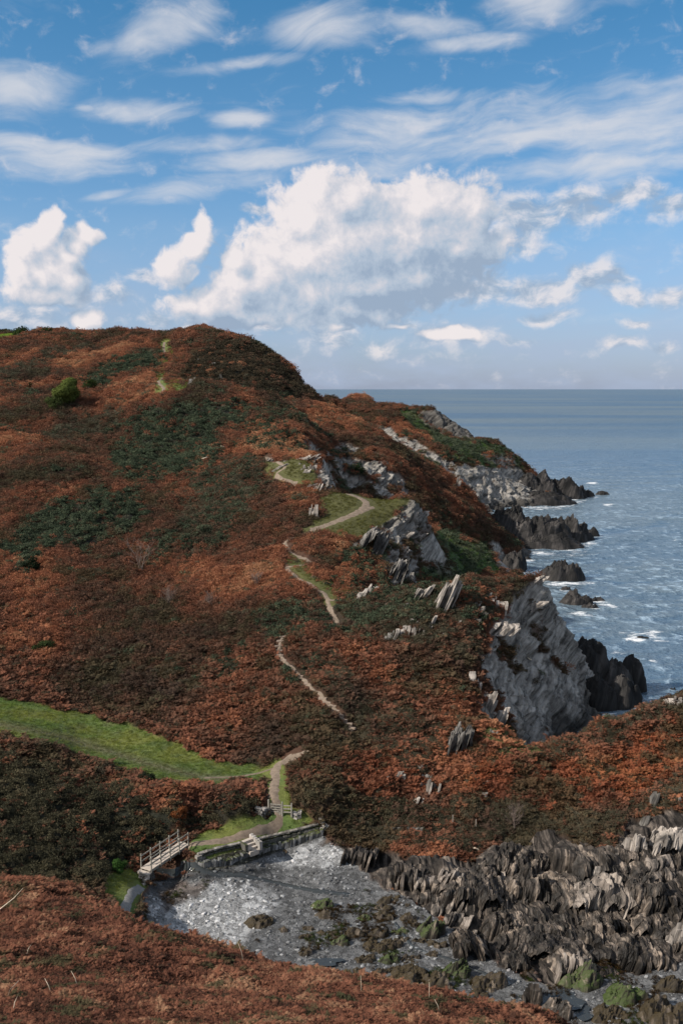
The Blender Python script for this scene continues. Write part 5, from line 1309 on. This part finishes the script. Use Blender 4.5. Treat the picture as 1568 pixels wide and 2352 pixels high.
def tuft(seed, n=22):
    r = random.Random(seed); V, F = [], []
    for k in range(n):
        az = r.uniform(0, 6.28); x, y = r.uniform(-.7, .7), r.uniform(-.7, .7); h = r.uniform(.3, .8); l = r.uniform(.1, .5)
        s = (-math.sin(az) * .06, math.cos(az) * .06); o = len(V)
        V += [(x - s[0], y - s[1], 0), (x + s[0], y + s[1], 0), (x + math.cos(az) * l, y + math.sin(az) * l, h)]; F.append((o, o + 1, o + 2))
    return V, F
def pebble(seed):
    bm = bmesh.new(); bmesh.ops.create_icosphere(bm, subdivisions=1, radius=1)
    r = random.Random(seed)
    for v in bm.verts: v.co = Vector((v.co.x * 1.2, v.co.y, v.co.z * .6)) * r.uniform(.75, 1.15)
    V = [tuple(v.co) for v in bm.verts]; F = [tuple(v.index for v in f.verts) for f in bm.faces]; bm.free(); return V, F
def coll(name, objs):
    c = bpy.data.collections.new(name)
    for o in objs: c.objects.link(o)
    return c
m_peb = bpy.data.materials.new("pebble"); m_peb.use_nodes = True
_b = NT(m_peb.node_tree); _bs = m_peb.node_tree.nodes['Principled BSDF']; m_peb.node_tree.links.new(_b.n('ShaderNodeAttribute', attribute_name='col', attribute_type='INSTANCER').outputs['Color'], _bs.inputs['Base Color']); _bs.inputs['Roughness'].default_value = .75
C_FROND = coll("bracken_clumps", [proto_obj("bracken_clump_%02d" % i, *frond_clump(i, 9), M_LEAF) for i in range(7)] + [proto_obj("bracken_far_%02d" % i, *dome_clump(60 + i, 120, .13, up=.5), M_LEAF) for i in range(7)])
C_FRONDF = coll("near_bracken_clumps", [proto_obj("near_bracken_clump", *frond_clump(50 + i, 10, 2), M_LEAF) for i in range(7)])
C_DOME = coll("scrub_clumps", [proto_obj("scrub_clump", *dome_clump(i), M_LEAF) for i in range(6)])
C_HEATH = coll("heath_clumps", [proto_obj("heath_clump", *dome_clump(20 + i, 150, .11, up=.8), M_LEAF) for i in range(6)])
C_TUFT = coll("grass_tufts", [proto_obj("grass_tuft", *tuft(i), M_LEAF) for i in range(6)])
C_PEB = coll("pebble_shapes", [proto_obj("pebble_shape", *pebble(i), m_peb) for i in range(6)])

def scatter(name, P, rot, scl, col, collection, label, vi=None):
    n = len(P); me = bpy.data.meshes.new(name)
    me.vertices.add(n); me.vertices.foreach_set('co', P.astype(np.float32).ravel())
    attr(me, 'rot', 'FLOAT_VECTOR', rot); attr(me, 'sc', 'FLOAT', scl); attr(me, 'col', 'FLOAT_COLOR', np.concatenate([col, np.ones((n, 1))], 1))
    attr(me, 'vi', 'INT', np.random.default_rng(3).integers(0, len(collection.objects), n) if vi is None else vi)
    o = bpy.data.objects.new(name, me); COL.objects.link(o); o['kind'] = 'stuff'; o['label'] = label; o['category'] = name.replace('_', ' ')
    g = bpy.data.node_groups.new(name + "_scatter", 'GeometryNodeTree'); g.is_modifier = True
    g.interface.new_socket("Geometry", in_out='INPUT', socket_type='NodeSocketGeometry'); g.interface.new_socket("Geometry", in_out='OUTPUT', socket_type='NodeSocketGeometry')
    N_ = g.nodes; L_ = g.links; gi = N_.new('NodeGroupInput'); go = N_.new('NodeGroupOutput')
    ci = N_.new('GeometryNodeCollectionInfo'); ci.inputs[0].default_value = collection; ci.inputs['Separate Children'].default_value = True; ci.inputs['Reset Children'].default_value = True
    def na(nm, dt):
        a = N_.new('GeometryNodeInputNamedAttribute'); a.data_type = dt; a.inputs[0].default_value = nm; return a.outputs[0]
    ip = N_.new('GeometryNodeInstanceOnPoints'); ip.inputs['Pick Instance'].default_value = True
    L_.new(gi.outputs[0], ip.inputs['Points']); L_.new(ci.outputs[0], ip.inputs['Instance']); L_.new(na('vi', 'INT'), ip.inputs['Instance Index'])
    L_.new(na('rot', 'FLOAT_VECTOR'), ip.inputs['Rotation']); L_.new(na('sc', 'FLOAT'), ip.inputs['Scale']); L_.new(ip.outputs[0], go.inputs[0])
    md = o.modifiers.new("scatter", 'NODES'); md.node_group = g
    return o
# path mask on the grid
pm = np.zeros(PX.shape, bool)
for (x, y, hw) in PATHMASK:
    hw = hw * 1.25 + .0016 * y; r0 = np.searchsorted(YR, y - hw * 1.35); r1 = np.searchsorted(YR, y + hw * 1.35) + 1
    c0 = int((((x - hw * 1.35) / y) - XI0) / (XI1 - XI0) * (NX - 1)); c1 = int((((x + hw * 1.35) / y) - XI0) / (XI1 - XI0) * (NX - 1)) + 2
    r0, c0 = max(r0, 0), max(c0, 0)
    sub = (slice(r0, r1), slice(c0, c1)); pm[sub] |= np.hypot(Xf[sub] - x, Yf[sub] - y) < hw * 1.2
pmf = pm.astype(np.float32)
dA = (np.abs(Xf[:-1, 1:] - Xf[:-1, :-1]) * np.abs(Yf[1:, :-1] - Yf[:-1, :-1]))
rg = np.random.default_rng(99)
# seen or nearly seen: hidden ground far behind crests gets fewer plants
tt = (Zf - CAMZ) / Yf; hmax = np.maximum.accumulate(tt, axis=0); vis = sm(tt - hmax, -.05, -.012)[:-1, :-1]
lat = (np.abs(xi)[None, :-1] < .47) * np.ones((NY - 1, 1))
def pick(weight, size, cover, zmin=.9):
    """random ground points, density = cover / size^2 where the weight is 1"""
    w = weight[:-1, :-1] * lat * np.maximum(vis, .12) * (1 - pmf[:-1, :-1]) * dA / size[:-1, :-1] ** 2 * cover * (Zf[:-1, :-1] > zmin)
    n = rg.poisson(np.clip(w, 0, 6))
    r, c = np.nonzero(n); k = n[r, c]; r = np.repeat(r, k); c = np.repeat(c, k)
    a, b_ = rg.random(len(r)), rg.random(len(r))
    Pn = np.stack([Xf, Yf, Zf], -1)
    P = (Pn[r, c] * (1 - a)[:, None] + Pn[r, c + 1] * a[:, None]) * (1 - b_)[:, None] + (Pn[r + 1, c] * (1 - a)[:, None] + Pn[r + 1, c + 1] * a[:, None]) * b_[:, None]
    return P, r, c
def rots(r, c, tilt=.55):
    n = NRM[r, c]; n = np.where(n[:, 2:3] < 0, -n, n)
    rx = -n[:, 1] * tilt + rg.normal(0, .15, len(r)); ry = n[:, 0] * tilt + rg.normal(0, .15, len(r))
    # euler XYZ: tilt after spinning about z is fine for round clumps -> spin first by using z last of the local frame
    return np.stack([rx, ry, rg.uniform(0, 6.28, len(r)) * 0 + rg.uniform(-3.14, 3.14, len(r))], 1)
def mixc(stops, t):
    t = np.clip(t, 0, 1) * (len(stops) - 1); i = np.clip(t.astype(int), 0, len(stops) - 2); f = (t - i)[:, None]
    S = np.array(stops); return S[i] * (1 - f) + S[i + 1] * f
rust = [c3(.064,.045,.034), c3(.120,.069,.047), c3(.200,.088,.055), c3(.305,.128,.070), c3(.40,.215,.118)]
red = [c3(.095,.044,.030), c3(.18,.068,.040), c3(.26,.090,.046), c3(.32,.14,.065)]
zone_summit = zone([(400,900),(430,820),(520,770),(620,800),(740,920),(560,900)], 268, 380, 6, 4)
z_bright = zone([(500,985),(590,955),(660,955),(735,1040),(600,1050),(520,1010)], 160, 262, 10, 14)  # sunlit crest, its light put into the bracken as brighter colour
z_bright = U(z_bright, zone([(200,920),(340,855),(370,860),(350,900),(300,935),(200,970),(150,960)], 200, 320, 8, 12))  # sunlit band of the slope, likewise painted into the bracken colour
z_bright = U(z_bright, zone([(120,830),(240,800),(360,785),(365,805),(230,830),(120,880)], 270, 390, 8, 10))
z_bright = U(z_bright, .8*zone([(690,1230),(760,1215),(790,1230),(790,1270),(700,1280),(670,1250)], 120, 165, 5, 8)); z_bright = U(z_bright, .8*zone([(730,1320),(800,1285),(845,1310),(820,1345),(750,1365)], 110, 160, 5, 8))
z_red = zone([(1060,1790),(1120,1740),(1280,1750),(1400,1740),(1540,1640),(1620,1650),(1600,1760),(1430,1830),(1260,1880),(1120,1860)], 80, 105, 12, 20)
z_red = U(z_red, zone([(640,1760),(760,1700),(900,1760),(1000,1810),(900,1850),(700,1800)], 80, 100, 10, 16) * .6)
size = np.clip(.0036 * Yg, .20, .45) + np.clip((Yg - 125) * .0022, 0, .5)
vb = np.clip(1 - np.maximum.reduce([rock, grass, z_beach * 1.0, z_scrub * .92, z_heath * .7]), 0, 1) * (1 - z_fg)
P, r, c = pick(vb, size, 2.2)
s_ = size[r, c] * np.clip(rg.lognormal(0, .32, len(r)), .55, 2.1) * 1.12
n_d = fbm(P * np.array([.10, .06, .1]) + 61, 3)
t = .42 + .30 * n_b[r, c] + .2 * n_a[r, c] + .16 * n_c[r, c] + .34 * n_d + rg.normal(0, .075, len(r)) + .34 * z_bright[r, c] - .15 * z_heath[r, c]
cb = mixc(rust, t); zr = np.clip(z_red[r, c] * 1.0, 0, 1)[:, None]; cb = cb * (1 - zr) + mixc(red, t + .12) * zr
gr = (sm(n_a[r, c] * .8 - n_d * .7 + n_c[r, c] * .5 + rg.normal(0, .15, len(r)), .16, .5) * (1 - z_bright[r, c]) * .8)[:, None]; cb = cb * (1 - gr) + c3(.066, .060, .036) * gr
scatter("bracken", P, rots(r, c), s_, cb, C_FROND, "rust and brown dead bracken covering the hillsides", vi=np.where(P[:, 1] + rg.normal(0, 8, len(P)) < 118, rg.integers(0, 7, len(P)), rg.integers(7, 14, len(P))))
print("bracken", len(P))
# near slope
P, r, c = pick(z_fg * (np.abs(xi)[None] < .45) * (Yg > 12), np.clip(.0034 * Yg, .07, .3), 2.4)
n_e = fbm(P * np.array([.55, .3, .5]) + 12, 4)
s_ = np.clip(.0034 * P[:, 1], .07, .3) * rg.uniform(.7, 1.5, len(r)) * np.where(rg.random(len(r)) < .05, 1.9, 1.15) * (1 + .5 * n_e)
t = .50 + .25 * n_a[r, c] + .22 * n_c[r, c] + .42 * n_e + rg.normal(0, .17, len(r))
near_c = [c3(.036,.025,.019), c3(.085,.042,.030), c3(.145,.063,.041), c3(.205,.090,.056), c3(.29,.165,.10)]
cb = mixc(near_c, t); n_f = fbm(P * .8 + 90, 3); gr = (sm(n_f + rg.normal(0, .15, len(r)), .30, .6) * .85)[:, None]; cb = cb * (1 - gr) + c3(.055, .058, .032) * gr
scatter("near_bracken", P, rots(r, c), s_, cb, C_FRONDF, "russet dead bracken on the near slope")
print("near", len(P))
sz = np.clip(.0062 * Yg, .4, .62) + np.clip((Yg - 100) * .0028, 0, .7)
P, r, c = pick(np.clip(z_scrub * (1 - rock) * (1 - grass) * (1 - z_beach) * 1.0 + .10 * vb * sm(n_a, .3, .6) + .3 * z_greenslope * (1 - rock), 0, 1), sz, 1.5)
s_ = sz[r, c] * rg.uniform(.6, 1.35, len(r))
t = .45 + .3 * n_a[r, c] + .25 * n_c[r, c] + rg.normal(0, .18, len(r))
cb = mixc([c3(.024,.033,.023), c3(.047,.063,.040), c3(.074,.094,.058), c3(.11,.125,.078)], t)
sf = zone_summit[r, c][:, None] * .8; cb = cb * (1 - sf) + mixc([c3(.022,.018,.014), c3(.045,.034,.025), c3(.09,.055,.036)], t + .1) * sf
lowbank = ((P[:, 1] < 92) * .45)[:, None]; cb = cb * (1 - lowbank) + mixc([c3(.045,.034,.024), c3(.12,.062,.036)], t) * lowbank
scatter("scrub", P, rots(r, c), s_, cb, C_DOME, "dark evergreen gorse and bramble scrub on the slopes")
print("scrub", len(P))
sz = np.clip(.0045 * Yg, .25, 1.4)
P, r, c = pick(np.clip(z_heath * (1 - rock) * (1 - grass) + .16 * vb, 0, 1), sz, 1.9)
s_ = sz[r, c] * rg.uniform(.6, 1.3, len(r))
t = .45 + .3 * n_a[r, c] + .2 * n_c[r, c] + rg.normal(0, .2, len(r))
cb = mixc([c3(.045,.042,.028), c3(.080,.075,.050), c3(.115,.105,.072), c3(.15,.13,.09)], t)
scatter("heath", P, rots(r, c), s_, cb, C_HEATH, "olive brown heather and low heath plants")
print("heath", len(P))
sz = np.clip(.0030 * Yg, .16, .9)
P, r, c = pick(np.clip(grass * (1 - rock), 0, 1), sz, 1.5)
s_ = sz[r, c] * rg.uniform(.6, 1.4, len(r)) * .62
cb = gcol[r, c] * rg.uniform(.75, 1.5, (len(r), 1)) * np.array([1.1, 1.1, 1.0])
scatter("grass", P, rots(r, c), s_, cb, C_TUFT, "short green grass of the meadow, terrace and ledges")
print("grass", len(P))
sz = np.full(PX.shape, .42)
bw = np.clip(z_beach * (1 - .6 * z_rockshore), 0, 1)
w = bw[:-1, :-1]; n = rg.poisson(np.clip(w * dA / .42 ** 2 * 2.2, 0, 5)); r, c = np.nonzero(n)
P = np.stack([Xf[r, c], Yf[r, c], Zf[r, c]], 1) + np.stack([rg.uniform(-.1, .1, len(r)), rg.uniform(-.1, .1, len(r)), np.zeros(len(r))], 1)
s_ = .04 + .15 * rg.random(len(r)) ** 5
cb = np.minimum(gcol[r, c] * (.3 + 1.9 * rg.random((len(r), 1)) ** 1.8), .5)
scatter("pebbles", P, np.stack([rg.uniform(-.3, .3, len(r)), rg.uniform(-.3, .3, len(r)), rg.uniform(0, 6.3, len(r))], 1), s_, cb, C_PEB, "grey and white pebbles and cobbles strewn over the beach")
print("pebbles", len(P))

wz = zone([(560,2135),(660,2085),(740,2060),(860,2040),(960,2085),(1060,2190),(1150,2240),(1568,2200),(1700,2400),(1000,2400),(900,2270),(720,2200),(600,2160)], 55, 86, 10, 20) * sm(n_a * .8 + n_c * .6, .02, .34)
wz = U(wz, zone([(360,2050),(430,2020),(480,2025),(470,2045),(420,2070),(370,2100)], 60, 86, 8, 12) * sm(n_c, -.1, .3) * .6)
P, r, c = pick(wz, np.full(PX.shape, .20), 1.2, .05)
s_ = rg.uniform(.10, .24, len(r)); ng = fbm(P * .35 + 44, 2); tg_ = sm(ng + rg.normal(0, .1, len(r)), .15, .4)[:, None]
cb = mixc([c3(.012,.010,.007), c3(.040,.026,.012), c3(.075,.045,.018)], rg.random(len(r))) * (1 - tg_) + mixc([c3(.02,.028,.010), c3(.055,.075,.018)], rg.random(len(r))) * tg_
scatter("seaweed", P, rots(r, c), s_, cb, C_HEATH, "brown and green seaweed lying over the shingle and low ledges")
